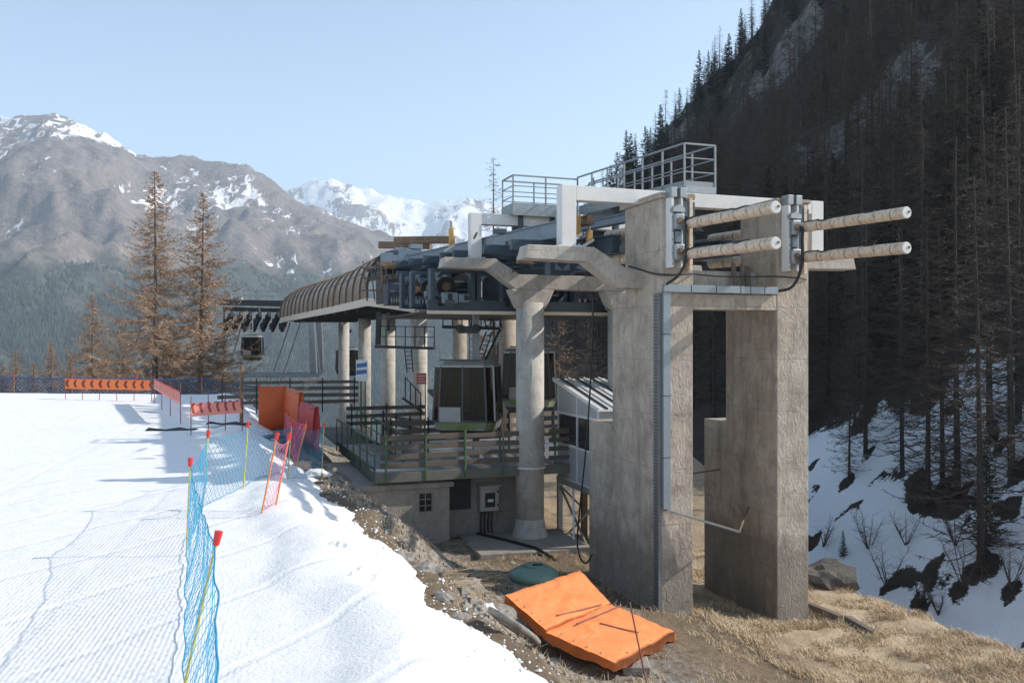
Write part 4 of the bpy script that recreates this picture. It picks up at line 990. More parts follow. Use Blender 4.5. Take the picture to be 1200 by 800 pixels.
# ================================================================ NETS, POLES, BANNERS, PADS
def Sz(x, y): return max(S(x, y), G(x, y, True))
def net_mesh(b0, t0, b1, t1, cell, r, sag=.12, belly=.1):
    ln = (b1 - b0).length; h = max((t0 - b0).length, (t1 - b1).length)
    nx = max(2, int(ln / cell)); ny = max(2, int(h / cell)); d = (b1 - b0).normalized(); nr = Vector((d.y, -d.x, 0)).normalized(); mb = MB()
    def pt(i, j):
        u, v = i / nx, j / ny; s4 = 4 * u * (1 - u)
        q = b0.lerp(t0, v).lerp(b1.lerp(t1, v), u)
        q = q + Vector((0, 0, -sag * s4 * v + .03 * noise.noise(Vector((q.x * 3, q.y * 3, j)))))
        if j == 0: q.z = max(q.z, Sz(q.x, q.y) + .05)
        return q + nr * (belly * s4 * math.sin(v * 3.1) + .05 * noise.noise(Vector((q.x * 1.5, q.y * 1.5, v * 3))))
    g = [[pt(i, j) for j in range(ny + 1)] for i in range(nx + 1)]
    for i in range(nx):
        for j in range(ny):
            if (i + j) % 2 == 0: mb.tube([g[i][j], g[i + 1][j + 1]], r, 3, False)
            else: mb.tube([g[i][j + 1], g[i + 1][j]], r, 3, False)
    mb.tube([g[i][ny] for i in range(nx + 1)], r * 2, 4); mb.tube([g[i][0] for i in range(nx + 1)], r * 2, 4)
    return mb
def net_fence(label, posts, h, cell, r, nmat, pmat, cap=True, pr=.02, lift=.0):
    # posts: (base xy, lean vector xy, height)
    x0, y0 = posts[0][0]
    t = thing('net_fence', label, 'net fence', (x0, y0, Sz(x0, y0)), 'W')
    tops = []
    for (x, y), (lx, ly), ph in posts:
        b = Vector((x, y, Sz(x, y) - .15)); tp = Vector((x + lx, y + ly, b.z + .15 + ph)); tops.append((b, tp))
        po = part(MB().tube([b, tp], pr, 7), 'pole', pmat, t)
        if cap:
            dd = (tp - b).normalized(); part(MB().tube([tp - dd * .09, tp + dd * .07], [pr * 2.1, pr * 2.6], 10), 'pole_cap', 'red', po)
    for (b0, t0), (b1, t1) in zip(tops, tops[1:]):
        part(net_mesh(b0.lerp(t0, .12), b0.lerp(t0, .95), b1.lerp(t1, .12), b1.lerp(t1, .95), cell, r), 'net', nmat, t)
    return t
def gp(px, py):
    # where the sight line to a pixel meets the snow
    d = 8.
    while d < 90:
        q = ray(px, py, d)
        if q.z <= Sz(q.x, q.y): return q
        d += .05
    return q
pA = ray(255, 630, 9.7); pB = ray(223, 538, 16); pC = ray(243, 507, 20.3)
net_fence('long blue safety net on red capped yellow poles, beside the groomed piste',
          [((-2.28, 5.5), (.40, .0), 1.72), ((pA.x - .40, pA.y - .1), (.40, .1), 1.78), ((pB.x - .06, pB.y - .05), (.06, .05), 1.76), ((pC.x - .12, pC.y), (.14, 0), 1.8),
           ((-7.25, 23.0), (.12, .05), 1.75), ((-6.95, 26.4), (.12, .05), 1.75), ((-6.7, 30.0), (.08, .05), 1.9)], 1.7, .105, .0042, 'netb', 'yellow', True, .018)
pk0, pk1 = gp(305, 602), gp(322, 592)
net_fence('narrow pink net stretched between two leaning yellow poles', [((pk0.x, pk0.y), (.35, .1), 1.75), ((pk1.x, pk1.y), (.28, .25), 1.6)], 1.5, .075, .004, 'netp', 'orangepole')
u0, u1, u2 = gp(333, 512), gp(336, 524), gp(346, 545)
net_fence('pink net falling down the snow bank towards the deck', [((u0.x, u0.y), (.05, .1), 1.3), ((u1.x, u1.y), (.05, .1), 1.5), ((u2.x, u2.y), (.42, .1), 1.6)], 1.5, .12, .006, 'netp', 'orangepole')
back = [((-44, 66), (0, 0), 1.4), ((-38.5, 66), (0, 0), 1.4), ((-34, 66), (0, 0), 1.4), ((-29, 66), (0, 0), 1.4), ((-24, 66), (0, 0), 1.4), ((-19.6, 66), (0, 0), 1.4)]
net_fence('long deep blue net along the far edge of the snow', back, 1.3, .16, .026, 'netd', 'orangepole', True, .03)

def banner(label, pts, zlo, zhi, mat, poles, name='banner'):
    # strip of plastic between poles; local x runs along it
    A0, A1 = Vector(pts[0]), Vector(pts[1]); d = A1 - A0; ln = math.hypot(d.x, d.y); ang = math.atan2(d.y, d.x)
    t = thing('banner', label, 'banner', (0, 0, 0), 'W', 'orange arrow banners'); t.location = A0; t.rotation_euler = (0, 0, ang); n = 40
    slope = d.z / ln; vs = []; H = zhi - zlo
    for i in range(n + 1):
        x = ln * i / n; yy = .05 * noise.noise(Vector((x * 1.2, 7, zlo))) ; zz = zlo + .06 * noise.noise(Vector((x * .8, 2, 1)))
        vs += [(x, yy, 0), (x, yy + .02 * math.sin(x * 5), H)]
    mb = MB().add(vs, [(2 * i, 2 * i + 2, 2 * i + 3, 2 * i + 1) for i in range(n)])
    o = part(mb, 'sheet', mat, t); o.location = (0, 0, zlo); so_ = o.modifiers.new('thick', 'SOLIDIFY'); so_.thickness = .006
    for v in o.data.vertices: v.co.z += slope * v.co.x * 0
    if abs(slope) > 1e-4: o.rotation_euler = (0, -math.atan(slope), 0)
    # stitched edge tabs
    for k in range(int(ln / .3)):
        e = part(MB().box(k * .3 + .05, k * .3 + .2, -.012, .012, H - .02, H + .05), 'edge_tab', 'padr' if mat == 'chev2' else 'pad', o)
    for k in range(poles):
        x = ln * k / (poles - 1); pz = slope * x
        part(MB().tube([(x, .06, pz - .2), (x, .06, pz + zhi + .35)], .022, 6), 'pole', 'polered', t)
    return t
a, b = ray(76, 474, 58), ray(177, 474, 57); a.z = Sz(a.x, a.y); b.z = Sz(b.x, b.y)
banner('long orange banner of black arrows at the far edge of the snow', (a, b), .72, 1.38, 'chev', 6)
a, b = ray(180, 480, 54), ray(210, 500, 41.5); a.z = Sz(a.x, a.y); b.z = Sz(b.x, b.y)
banner('middle orange arrow banner hung at an angle between dark poles', (a, b), .95, 1.55, 'chev2', 4)
a, b = ray(224, 514, 36.5), ray(284, 512, 37.5); a.z = Sz(a.x, a.y); b.z = Sz(b.x, b.y)
banner('nearest orange arrow banner beside the blue net', (a, b), .82, 1.34, 'chev2', 4)
# pads in front of the station entrance
def pad(label, p0, p1, z0, z1, mat):
    p0, p1 = Vector(p0), Vector(p1); d = (p1 - p0); n = Vector((d.y, -d.x, 0)).normalized() * .14; mb = MB(); k = 10
    t = thing('crash_pad', label, 'crash pad', tuple(p0), 'W', 'padded mats at the entrance')
    pts = [p0.lerp(p1, i / k) for i in range(k + 1)]
    vs = []
    for sgn in (1, -1):
        for i, q in enumerate(pts):
            bul = 1 + .5 * math.sin(i / k * math.pi)
            for j in range(6):
                v = j / 5; vs.append(q + n * sgn * (bul * (.6 + .6 * math.sin(v * math.pi)) + .2 * noise.noise(Vector((i * .5, j * .6, sgn)))) + Vector((0, 0, lerp(z0, z1, v) + .05 * noise.noise(Vector((i * .7, 1, 2))))))
    m = (k + 1) * 6; fs = []
    for i in range(k):
        for j in range(5):
            a_ = i * 6 + j; fs += [(a_, a_ + 6, a_ + 7, a_ + 1), (m + a_, m + a_ + 1, m + a_ + 7, m + a_ + 6)]
        fs += [(i * 6 + 5, (i + 1) * 6 + 5, m + (i + 1) * 6 + 5, m + i * 6 + 5), (i * 6, m + i * 6, m + (i + 1) * 6, (i + 1) * 6)]
    for i in (0, k):
        for j in range(5): fs.append((i * 6 + j, i * 6 + j + 1, m + i * 6 + j + 1, m + i * 6 + j))
    part(mb.add(vs, fs), 'cushion', mat, t, True)
    for u in (.08, .5, .92):
        q = p0.lerp(p1, u); part(MB().bar(q - n * 1.7 + Vector((0, 0, z1 - .1)), q + n * 1.7 + Vector((0, 0, z1 - .1)), .06, .02), 'strap', 'polered', t)
    return t
a = ray(303, 490, 46); b = ray(336, 490, 46.4); z = min(Sz(a.x, a.y), Sz(b.x, b.y)) - .2
pad('square orange padded mat facing the piste', (a.x, a.y, 0), (b.x, b.y, 0), z, 1.58, 'pad')
c = ray(353, 495, 42); pad('orange padded mat turned sideways beside the square one', (b.x + .1, b.y - .3, 0), (c.x, c.y, 0), z - .1, 1.5, 'pad')
e = ray(371, 510, 38.5); pad('red padded mat at the deck entrance', (c.x + .06, c.y - .2, 0), (e.x, e.y, 0), -.9, 1.05, 'padr')
pl = gp(283, 495); t = thing('dark_pole', 'dark brown pole standing left of the orange pads', 'pole', (pl.x, pl.y, pl.z), 'W')
part(MB().tube([(pl.x, pl.y, pl.z - .3), (pl.x, pl.y, 4 - .026 * pl.y)], .09, 8), 'shaft', 'rust', t); part(MB().tube([(pl.x, pl.y, 4 - .026 * pl.y), (pl.x, pl.y, 4.05 - .026 * pl.y)], .11, 8), 'top_cap', 'dark', t)
# board and ski lying on the snow
for px, py, l, an, lb in ((202, 504, 2.2, .1, 'dark flat plank lying on the snow below the middle banner'), (310, 512, 2.4, -.3, 'black sheet lying on the snow behind the blue net'), (268, 497, 2.0, -.1, 'dark mat lying on snow beside the nearest banner')):
    q = gp(px, py); d = Vector((math.cos(an), math.sin(an), 0)); q = q + Vector((0, 0, .06))
    mb = MB(); n = 8; nr = Vector((-d.y, d.x, 0)); vs = []
    for i in range(n + 1):
        c_ = q + d * l * (i / n - .5); wv = .22 + .1 * noise.noise(Vector((i, px, 0)))
        vs += [c_ - nr * wv + Vector((0, 0, .05 * math.sin(i))), c_ + nr * wv + Vector((0, 0, .06 * math.cos(i * 1.3)))]
    o = solo(mb.add(vs, [(2 * i, 2 * i + 2, 2 * i + 3, 2 * i + 1) for i in range(n)]), 'rubber_sheet', 'rubber', lb, 'sheet', tuple(q), 'W'); m_ = o.modifiers.new('thick', 'SOLIDIFY'); m_.thickness = .06

# ================================================================ TARPAULIN, TANK, STONES
def gpd(px, py):
    d = 8.
    while d < 60:
        q = ray(px, py, d)
        if q.z <= G(q.x, q.y): return d
        d += .05
    return d
cor = {k: ray(*v) for k, v in dict(a=(592, 695, 20.0), b=(680, 666, 23.6), c=(717, 707, 21.8), d=(640, 737, 18.6), e=(792, 737, 21.2), f=(722, 775, 17.7)).items()}
tp = thing('tarpaulin_mat', 'bright orange tarpaulin covered mat lying folded below the left pylon', 'tarpaulin', tuple(cor['f']), 'W')
def sheet(q00, q10, q11, q01, seed, n=26, name='cover', lift=.0):
    vs = []; th = .19
    for i in range(n + 1):
        for j in range(n + 1):
            u, v = i / n, j / n; q = q00.lerp(q10, u).lerp(q01.lerp(q11, u), v)
            e_ = min(u, 1 - u, v, 1 - v)
            wr = .04 * noise.fractal(Vector((q.x * 1.1, q.y * 1.1, seed)), 1, 2, 4) + .045 * abs(noise.noise(Vector((u * 5 + v * 3, v * 2 - u * 2, seed + 3))))
            vs.append(q + Vector((0, 0, wr - .05 * math.exp(-e_ * 22))))
    m = len(vs); fs = [(i * (n + 1) + j, (i + 1) * (n + 1) + j, (i + 1) * (n + 1) + j + 1, i * (n + 1) + j + 1) for i in range(n) for j in range(n)]
    ringi = [i * (n + 1) for i in range(n + 1)] + [n * (n + 1) + j for j in range(1, n + 1)] + [i * (n + 1) + n for i in range(n - 1, -1, -1)] + [j for j in range(n - 1, 0, -1)]
    cen = sum(vs[:m], Vector()) / m
    for k, idx in enumerate(ringi):
        q = vs[idx]; out = (q - cen); out.z = 0; out.normalize()
        vs.append(q + Vector((0, 0, -th - .10 * noise.noise(Vector((k * .35, seed, 0))))) + out * (.02 + .05 * noise.noise(Vector((k * .5, seed, 2)))))
    r = len(ringi); fs += [(ringi[k], ringi[(k + 1) % r], m + (k + 1) % r, m + k) for k in range(r)]
    fs.append(tuple(m + k for k in range(r)))
    return part(MB().add(vs, fs), name, 'tarp', tp, True)
sheet(cor['a'], cor['b'], cor['c'] + Vector((0, 0, .03)), cor['d'] + Vector((0, 0, .02)), 1.5)
sheet(cor['d'], cor['c'], cor['e'], cor['f'], 4.2)
def under_mat(x, y):
    pg = [cor[k] for k in 'abcefd']; ins = False
    for i_ in range(6):
        p_, q_ = pg[i_], pg[i_ - 1]
        if (p_.y > y) != (q_.y > y) and x < (q_.x - p_.x) * (y - p_.y) / (q_.y - p_.y) + p_.x: ins = not ins
    return ins
def ontarp(px, py):
    # on the upper face of the two-leaf mat
    d = 12.
    while d < 30:
        q = ray(px, py, d)
        for t0, t1, t2 in ((cor['a'], cor['b'], cor['c']), (cor['a'], cor['c'], cor['d']), (cor['d'], cor['c'], cor['e']), (cor['d'], cor['e'], cor['f'])):
            e1, e2 = t1 - t0, t2 - t0; den = e1.x * e2.y - e1.y * e2.x; w_ = q - t0
            u_ = (w_.x * e2.y - w_.y * e2.x) / den; v_ = (e1.x * w_.y - e1.y * w_.x) / den
            if u_ >= -.02 and v_ >= -.02 and u_ + v_ <= 1.02 and q.z <= t0.z + e1.z * u_ + e2.z * v_: return q + Vector((0, 0, .07))
        d += .05
    return q
for p_, q_ in (((653, 724), (705, 711)), ((676, 734), (728, 712)), ((703, 733), (748, 744))):
    a_, b_ = ontarp(*p_), ontarp(*q_)
    part(MB().tube([a_, a_.lerp(b_, .5) + Vector((0, 0, -.01)), b_], .02, 5), 'cord', 'polered', tp)
for p_, q_ in (('a', 'b'), ('d', 'a'), ('f', 'd'), ('e', 'f'), ('c', 'e')):
    for k in range(1, 5):
        c_ = (cor['a'] + cor['c'] + cor['e'] + cor['d']) / 4; e_ = cor[p_].lerp(cor[q_], k / 5); e_ = e_.lerp(Vector((c_.x, c_.y, e_.z)), .05); part(MB().tube([e_ + Vector((0, 0, -.02)), e_ + Vector((0, 0, .02))], .014, 8), 'eyelet', 'galv', tp)
st_ = cor['f'].lerp(cor['e'], .3) + Vector((0, .25, -.3)); z_ = G(st_.x, st_.y)
solo(MB().prism([(st_.x - .3, st_.y - .3), (st_.x + .3, st_.y - .34), (st_.x + .34, st_.y + .4), (st_.x - .3, st_.y + .4)], z_ - .5, st_.z - .03, 'xy'), 'concrete_stub', 'house', 'short concrete block propping the lower corner of the orange mat', 'block', (st_.x, st_.y, z_), 'W', bev=.03)
dd_ = cor['f'].y - .35; a_, b_ = ray(738, 705, dd_ + .2), ray(760, 812, dd_)
solo(MB().tube([a_, b_], .018, 6), 'steel_rod', 'polered', 'thin dark red rod standing in front of the orange mat', 'rod', tuple(b_), 'W')
tk = ray(626, 672, 26.0); tz = G(tk.x, tk.y)
t = thing('water_tank', 'round tank with domed green lid behind the orange mat', 'tank', (tk.x, tk.y, tz), 'W')
part(MB().tube([(tk.x, tk.y, tz - .2), (tk.x, tk.y, tk.z - .04)], .62, 28), 'body', 'cream', t, True)
zl = tk.z
ld = part(MB().tube([(tk.x, tk.y, zl - .14), (tk.x, tk.y, zl), (tk.x, tk.y, zl + .1), (tk.x, tk.y, zl + .2), (tk.x, tk.y, zl + .24)], [.74, .76, .68, .5, .38], 28), 'lid', 'greenlid', t, True)
part(MB().tube([(tk.x, tk.y, zl + .23), (tk.x, tk.y, zl + .29)], .34, 20), 'lid_hatch', 'greenlid', ld); part(MB().bar((tk.x - .05, tk.y - .12, zl + .31), (tk.x + .25, tk.y - .1, zl + .31), .06, .05), 'lid_handle', 'dark', ld)
for k in range(6): part(MB().bar((tk.x + .45 * math.cos(k), tk.y + .45 * math.sin(k), zl + .2), (tk.x + .7 * math.cos(k), tk.y + .7 * math.sin(k), zl + .08), .05, .04), 'lid_rib', 'greenlid', ld)
rg = ray(603, 749, gpd(603, 749)); gz = Sz(rg.x, rg.y); gx_ = (G(rg.x + .5, rg.y, False) - G(rg.x - .5, rg.y, False)); gy_ = (G(rg.x, rg.y + .5, False) - G(rg.x, rg.y - .5, False)); mb = MB(); n = 40; vs = []; prf = [(.62, 0), (.78, .05), (.80, .18), (.72, .24), (.60, .2)]
for i in range(n):
    an = i / n * 2 * math.pi
    for r_, h_ in prf: vs.append((rg.x + r_ * .56 * math.cos(an), rg.y + r_ * .56 * math.sin(an), gz + .14 + .68 * r_ * (gx_ * math.cos(an) + gy_ * math.sin(an)) * .8 + h_ * .6))
K = len(prf); rgo = solo(mb.add(vs, [(i * K + j, ((i + 1) % n) * K + j, ((i + 1) % n) * K + (j + 1) % K, i * K + (j + 1) % K) for i in range(n) for j in range(K)]), 'concrete_ring', 'rock', 'pale concrete ring half buried beside the orange mat', 'ring', (rg.x, rg.y, gz), 'W', smooth=True)
def rock_mesh(r, seed, mat='rock', sq=.65, n=3):
    import bmesh
    bm = bmesh.new(); bmesh.ops.create_icosphere(bm, subdivisions=n, radius=1)
    for v in bm.verts:
        p = v.co.copy(); f = 1 + .42 * noise.fractal(p * 1.1 + Vector((seed, 0, 0)), 1, 2, 4) + .12 * noise.noise(p * 5 + Vector((0, seed, 0)))
        v.co = Vector((p.x * f * r, p.y * f * r * .85, p.z * f * r * sq))
    me = bpy.data.meshes.new('rock'); bm.to_mesh(me); bm.free(); me.materials.append(M[mat]); return me
def rock(label, px, py, d, r, seed, mat='rock', name='rock', group='stones on the bank', sq=.65):
    q = ray(px, py, d); z_ = G(q.x, q.y) if mat != 'snowlump' else Sz(q.x, q.y)
    o = bpy.data.objects.new(name, rock_mesh(r, seed, mat, sq)); C.objects.link(o); o.location = (q.x, q.y, z_ - (r * .30 if mat == 'snowlump' else r * .02)); o.rotation_euler = (0, 0, seed)
    return tag(o, label, 'rock' if mat != 'snowlump' else 'snow', group)
RK = [((548, 690), .75, 'big grey boulder in the middle of the bare bank'), ((500, 668), .5, 'grey boulder highest among the bank stones'), ((468, 655), .42, 'low grey stone on the bank near the snow edge'), ((585, 722), .6, 'broad pale stone above the concrete ring'),
      ((560, 715), .3, 'small stone between the two big bank boulders'), ((620, 740), .28, 'small pale stone touching the concrete ring'), ((520, 700), .3, 'small grey stone left of the big boulder'), ((600, 660), .22, 'small stone left of the green lidded tank'),
      ((540, 725), .26, 'small stone at the edge of the snow'), ((650, 775), .24, 'small stone below the concrete ring'), ((440, 640), .35, 'flat stone where bank and snow meet'), ((572, 690), .25, 'small stone right of the big boulder'), ((660, 690), .2, 'small stone tucked behind the orange mat')]
for k, ((x, y), r, lb) in enumerate(RK): rock(lb, x, y, gpd(x, y), r * .72, k * 2.3 + 1, sq=.5)
q = ray(962, 675, 31.5); o = rock('dark boulder at the plateau edge right of the right pylon', 962, 672, 31.2, 1.1, 31, 'rockd', group='boulders')
for k, (x, y, r, lb) in enumerate(((425, 672, .35, 'largest lump of snow at the bank edge'), (572, 712, .2, 'small patch of snow left between stones'), (400, 640, .3, 'rounded lump of snow near the top of the bank'), (372, 555, .45, 'tall lump of snow beside the concrete slab'))):
    rock(lb, x, y, gpd(x, y) if x > 500 else gp(x, y).y, r, 60 + k * 3.1, 'snowlump', 'snow_lump', 'snow lumps along the bank')
# half buried sleepers and pads on the ground
for k, (x0, y0, x1, y1, lb) in enumerate(((947, 712, 985, 728, 'dark half buried timber nearest the right pylon'), (992, 728, 1022, 745, 'dark half buried timber farther down the grass'))):
    d0, d1 = gpd(x0, y0), gpd(x1, y1); a_, b_ = ray(x0, y0, d0), ray(x1, y1, d1); solo(MB().bar(a_ + Vector((0, 0, .1)), b_ + Vector((0, 0, .1)), .22, .2), 'timber_sleeper', 'timber', lb, 'timber', tuple(a_), 'W', bev=.02)
solo(MB().prism([(-2.9, 8.6), (1.5, 8.2), (1.7, 11.9), (-2.8, 12.1)], -5.2, -4.03, 'xy'), 'concrete_apron', 'house', 'flat concrete apron round the foot of the front column', 'slab', (0, 10, -4.8), bev=.03)
solo(MB().tube([(-2.0, 11.9, -3.99), (-1.2, 10.2, -3.98), (-.6, 8.7, -3.98), (-.4, 7.6, -4.1), (-.3, 7.0, -4.2)], .06, 8), 'black_pipe', 'black', 'black pipe running over the apron to the bank', 'pipe', (-2, 11.9, -4.4), smooth=True)

# ================================================================ DRY GRASS
def blades(name, pts, label, mat='grass', h=(.12, .34), wd=.012):
    mb = MB()
    for x, y, z in pts:
        l = random.uniform(*h); an = random.uniform(0, 6.28); ln_ = random.uniform(.4, 1.9) * l
        p0 = Vector((x, y, z - .02)); d = Vector((math.cos(an), math.sin(an), 0)); r = Vector((-d.y, d.x, 0)) * wd
        p1 = p0 + d * ln_ * .4 + Vector((0, 0, l * .7)); p2 = p0 + d * ln_ + Vector((0, 0, l))
        o = len(mb.v); mb.v += [tuple(p0 - r), tuple(p0 + r), tuple(p1 + r * .7), tuple(p1 - r * .7), tuple(p2)]; mb.f += [(o, o + 1, o + 2, o + 3), (o + 3, o + 2, o + 4)]
    o = bpy.data.objects.new(name, mb.mesh(name, mat)); C.objects.link(o); return tag(o, label, 'grass', kind='stuff')
pts = []
while len(pts) < 52000:
    s = random.uniform(1.0, 9.6); a = random.uniform(-9, 9); q = St(s, a)
    if q.y < 13 or q.x / q.y > .68: continue
    dn = .22 + 1.4 * fbm(q.x * .7, q.y * .7, 50, 3) + (.35 if abs(a + .2) < .7 or a < -3 else 0) + .25 * sm((s - 8.3) / .5)
    if random.random() > dn: continue
    if (0 < s < 1.06 and 0 < a < 5.1) or (4.03 < s < 5.2 and 0 < a < 4.1): continue
    pts.append((q.x, q.y, G(q.x, q.y)))
blades('dry_grass', pts, 'matted straw coloured grass round the pylons', 'grass', (.03, .20), .010)
pts = []
while len(pts) < 14000:
    a = random.uniform(-12, 9); e = bank(a); s = random.uniform(e + .2, 1.5); q = St(s, a)
    if q.y < 11: continue
    if random.random() > .12 + 1.2 * fbm(q.x * .8, q.y * .8, 70, 3) + (.35 if s < e + 5 and a < -2 else 0): continue
    pts.append((q.x, q.y, G(q.x, q.y)))
blades('dry_grass', [p_ for p_ in pts if not under_mat(p_[0], p_[1])], 'sparse dry grass and stalks on the bare bank', 'grass', (.05, .2), .008)
stone = MB(); rn = random.Random(21)
for k in range(900):
    a = rn.uniform(-11, 11); e = bank(a); s = e + .3 + abs(rn.gauss(0, 1.6)); q = St(s, a)
    if q.y < 11 or s > -.5 or under_mat(q.x, q.y): continue
    r = rn.uniform(.03, .06) * (1 + 2.5 * rn.random() ** 6); z_ = G(q.x, q.y); o_ = len(stone.v)
    for dx, dy, dz in ((1, 0, 0), (0, 1, 0), (-1, 0, 0), (0, -1, 0), (0, 0, 1), (.6, .6, .5), (-.6, .5, .6), (0, 0, -1)):
        stone.v.append((q.x + r * dx * rn.uniform(.7, 1.4), q.y + r * dy * rn.uniform(.7, 1.4), z_ + r * dz * rn.uniform(.5, 1)))
    stone.f += [tuple(o_ + i for i in f_) for f_ in ((0, 5, 4), (5, 1, 4), (1, 6, 4), (6, 2, 4), (2, 3, 4), (3, 0, 4), (0, 1, 5), (1, 2, 6), (0, 3, 7), (3, 2, 7), (2, 1, 7), (1, 0, 7))]
o = bpy.data.objects.new('rubble', stone.mesh('rubble', 'rock')); C.objects.link(o); tag(o, 'loose grey rubble scattered down the bank', 'rubble', kind='stuff')
mb = MB()
for k in range(60):
    x, y = random.uniform(515, 585), random.uniform(668, 690); q = ray(x, y, gpd(x, y)); an = random.uniform(-.6, .3)
    mb.tube([q + Vector((0, 0, .03)), q + Vector((math.cos(an) * .5, math.sin(an) * .5, random.uniform(.0, .18)))], .012, 4)
o = bpy.data.objects.new('dead_stalks', mb.mesh('dead_stalks', 'grass')); C.objects.link(o); tag(o, 'loose heap of pale dead stalks on the bank', 'stalks', kind='stuff')

# ================================================================ TREES
def tree_parts(h, seed, kind):
    rn = random.Random(seed); tr = MB(); cr = MB()
    lean = rn.uniform(-.02, .02); pts = []; rad = []; n = 9
    for i in range(n + 1):
        f = i / n; pts.append((lean * h * f + .06 * math.sin(f * 5 + seed) * h * .02, .05 * math.cos(f * 4 + seed), h * f)); rad.append(h * (.0095 if kind == 'bare' else .0125) * (1 - f * .93) + .006)
    tr.tube(pts, rad, 7)
    def stem(f): i = min(int(f * n), n - 1); u = f * n - i; return Vector(pts[i]).lerp(Vector(pts[i + 1]), u)
    if kind == 'larch': nb, f0, spread, tw, tl, tww = int(130 + 11 * h), .04, .33, 52, clamp(.055 * h, .35, 1.0), .03 + .0022 * h
    elif kind == 'brush': nb, f0, spread, tw, tl, tww = 90, .05, .34, 26, .5, .05
    elif kind == 'bare': nb, f0, spread, tw, tl, tww = 175, .06, .20, 20, 1.0, .042
    else: nb, f0, spread, tw, tl, tww = 210, .06, .21, 34, .62, .17
    for k in range(nb):
        f = f0 + (1 - f0) * ((k + rn.random()) / nb) ** .92; base = stem(min(f, .995)); an = rn.uniform(0, 6.283)
        prof_ = (1 - f) ** .82 * (.55 + .45 * sm((f - f0) / .18)) if kind != 'bare' else (1 - f) ** .6 * .8 + .05
        l = h * spread * prof_ * rn.uniform(.55, 1.2) + .12
        if kind == 'bare' and rn.random() < .18: l *= .35
        up = rn.uniform(-.05, .28) if kind != 'bare' else rn.uniform(-.25, .15)
        d = Vector((math.cos(an), math.sin(an), up)); droop = l * rn.uniform(.10, .32)
        P = []; m = 5
        for i in range(m + 1):
            u = i / m; P.append(base + d * l * u + Vector((0, 0, -droop * math.sin(u * 2.4) + droop * .6 * u * u)) + Vector((rn.uniform(-1, 1), rn.uniform(-1, 1), 0)) * .04 * l * u)
        r0 = max(.008, h * .0018 * (1 - f) + .006); cr.tube(P, [r0 * (1 - .8 * i / m) for i in range(m + 1)], 3, False)
        for q in range(int(tw * clamp(l / (h * spread * .7), .1, 1.3)) + 3):
            u = rn.uniform(.12, 1); i = min(int(u * m), m - 1); b = P[i].lerp(P[i + 1], u * m - i)
            side = Vector((-d.y, d.x, 0)) * rn.choice((-1, 1))
            dv = (side * rn.uniform(.3, 1) + d * rn.uniform(.1, .9) + Vector((0, 0, rn.uniform(-.9, .35) if kind != 'bare' else rn.uniform(-.4, .5))))
            dv = dv.normalized() * tl * rn.uniform(.35, 1.1) * (.45 + .55 * (1 - u)) * (.4 + .6 * (1 - f)) * (1 if kind != 'spruce' else 1.1)
            cr.rib(b, b + dv, tww * rn.uniform(.6, 1.3))
    return tr, cr
def tree(name, label, pos, h, seed, kind, tmat, cmat, group=None):
    tr, cr = tree_parts(h, seed, kind); t = thing(name, label, 'tree', (0, 0, 0), 'W', group); t.location = pos
    ORG[t.name] = (0, 0, 0); part(tr, 'trunk', tmat, t, True); part(cr, 'crown', cmat, t); return t
def treeat(px, pbase, ptop, d):
    q = ray(px, pbase, d); return q, (pbase - ptop) / 1000 * d
q, h = treeat(182, 475, 200, 76); tree('larch_tree', 'tall brown winter larch, left one of the tall pair behind the snow', q, h, 11, 'larch', 'bark', 'larch', 'brown larches behind the snow')
q, h = treeat(234, 475, 226, 79); tree('larch_tree', 'tall brown winter larch, right one of the tall pair behind the snow', q, h, 23, 'larch', 'bark', 'larch', 'brown larches behind the snow')
for k, (x, yt, d, lb) in enumerate(((108, 345, 84, 'mid height brown larch just left of the tall pair'), (60, 398, 92, 'low brown larch third from the left edge'), (18, 408, 90, 'low brown larch at the left edge'), (145, 372, 90, 'small brown larch in front of the tall left larch'), (40, 425, 86, 'lowest brown larch behind the blue net'), (262, 395, 92, 'small brown larch beside the steel tower leg'), (82, 412, 88, 'low brown larch behind the left end of the far banner'), (125, 398, 95, 'low brown larch behind the middle of the far banner'), (3, 428, 84, 'brown larch cut by the left edge of the picture'), (205, 380, 88, 'brown larch filling the gap between the tall pair'))):
    q, h = treeat(x, 480, yt, d); tree('larch_tree', lb, q, h, 40 + k, 'larch', 'bark', 'larch', 'brown larches behind the snow')
q, h = treeat(580, 330, 184, 78); q.z = q.z; tree('bare_tree', 'thin leafless larch standing against the sky behind the station', ray(580, 470, 78), (470 - 184) / 1000 * 78, 71, 'bare', 'bark', 'twig')
for k, (x, yb, yt, d, lb) in enumerate(((655, 470, 352, 62, 'sunlit leafless bush between front column and booth'), (560, 470, 372, 62, 'sunlit leafless bush behind the service stair'), (690, 470, 362, 70, 'leafless bush beside the left pylon'))):
    q, h = treeat(x, yb, yt, d); tree('bare_bush', lb, q, h, 80 + k, 'brush', 'bark', 'brush')

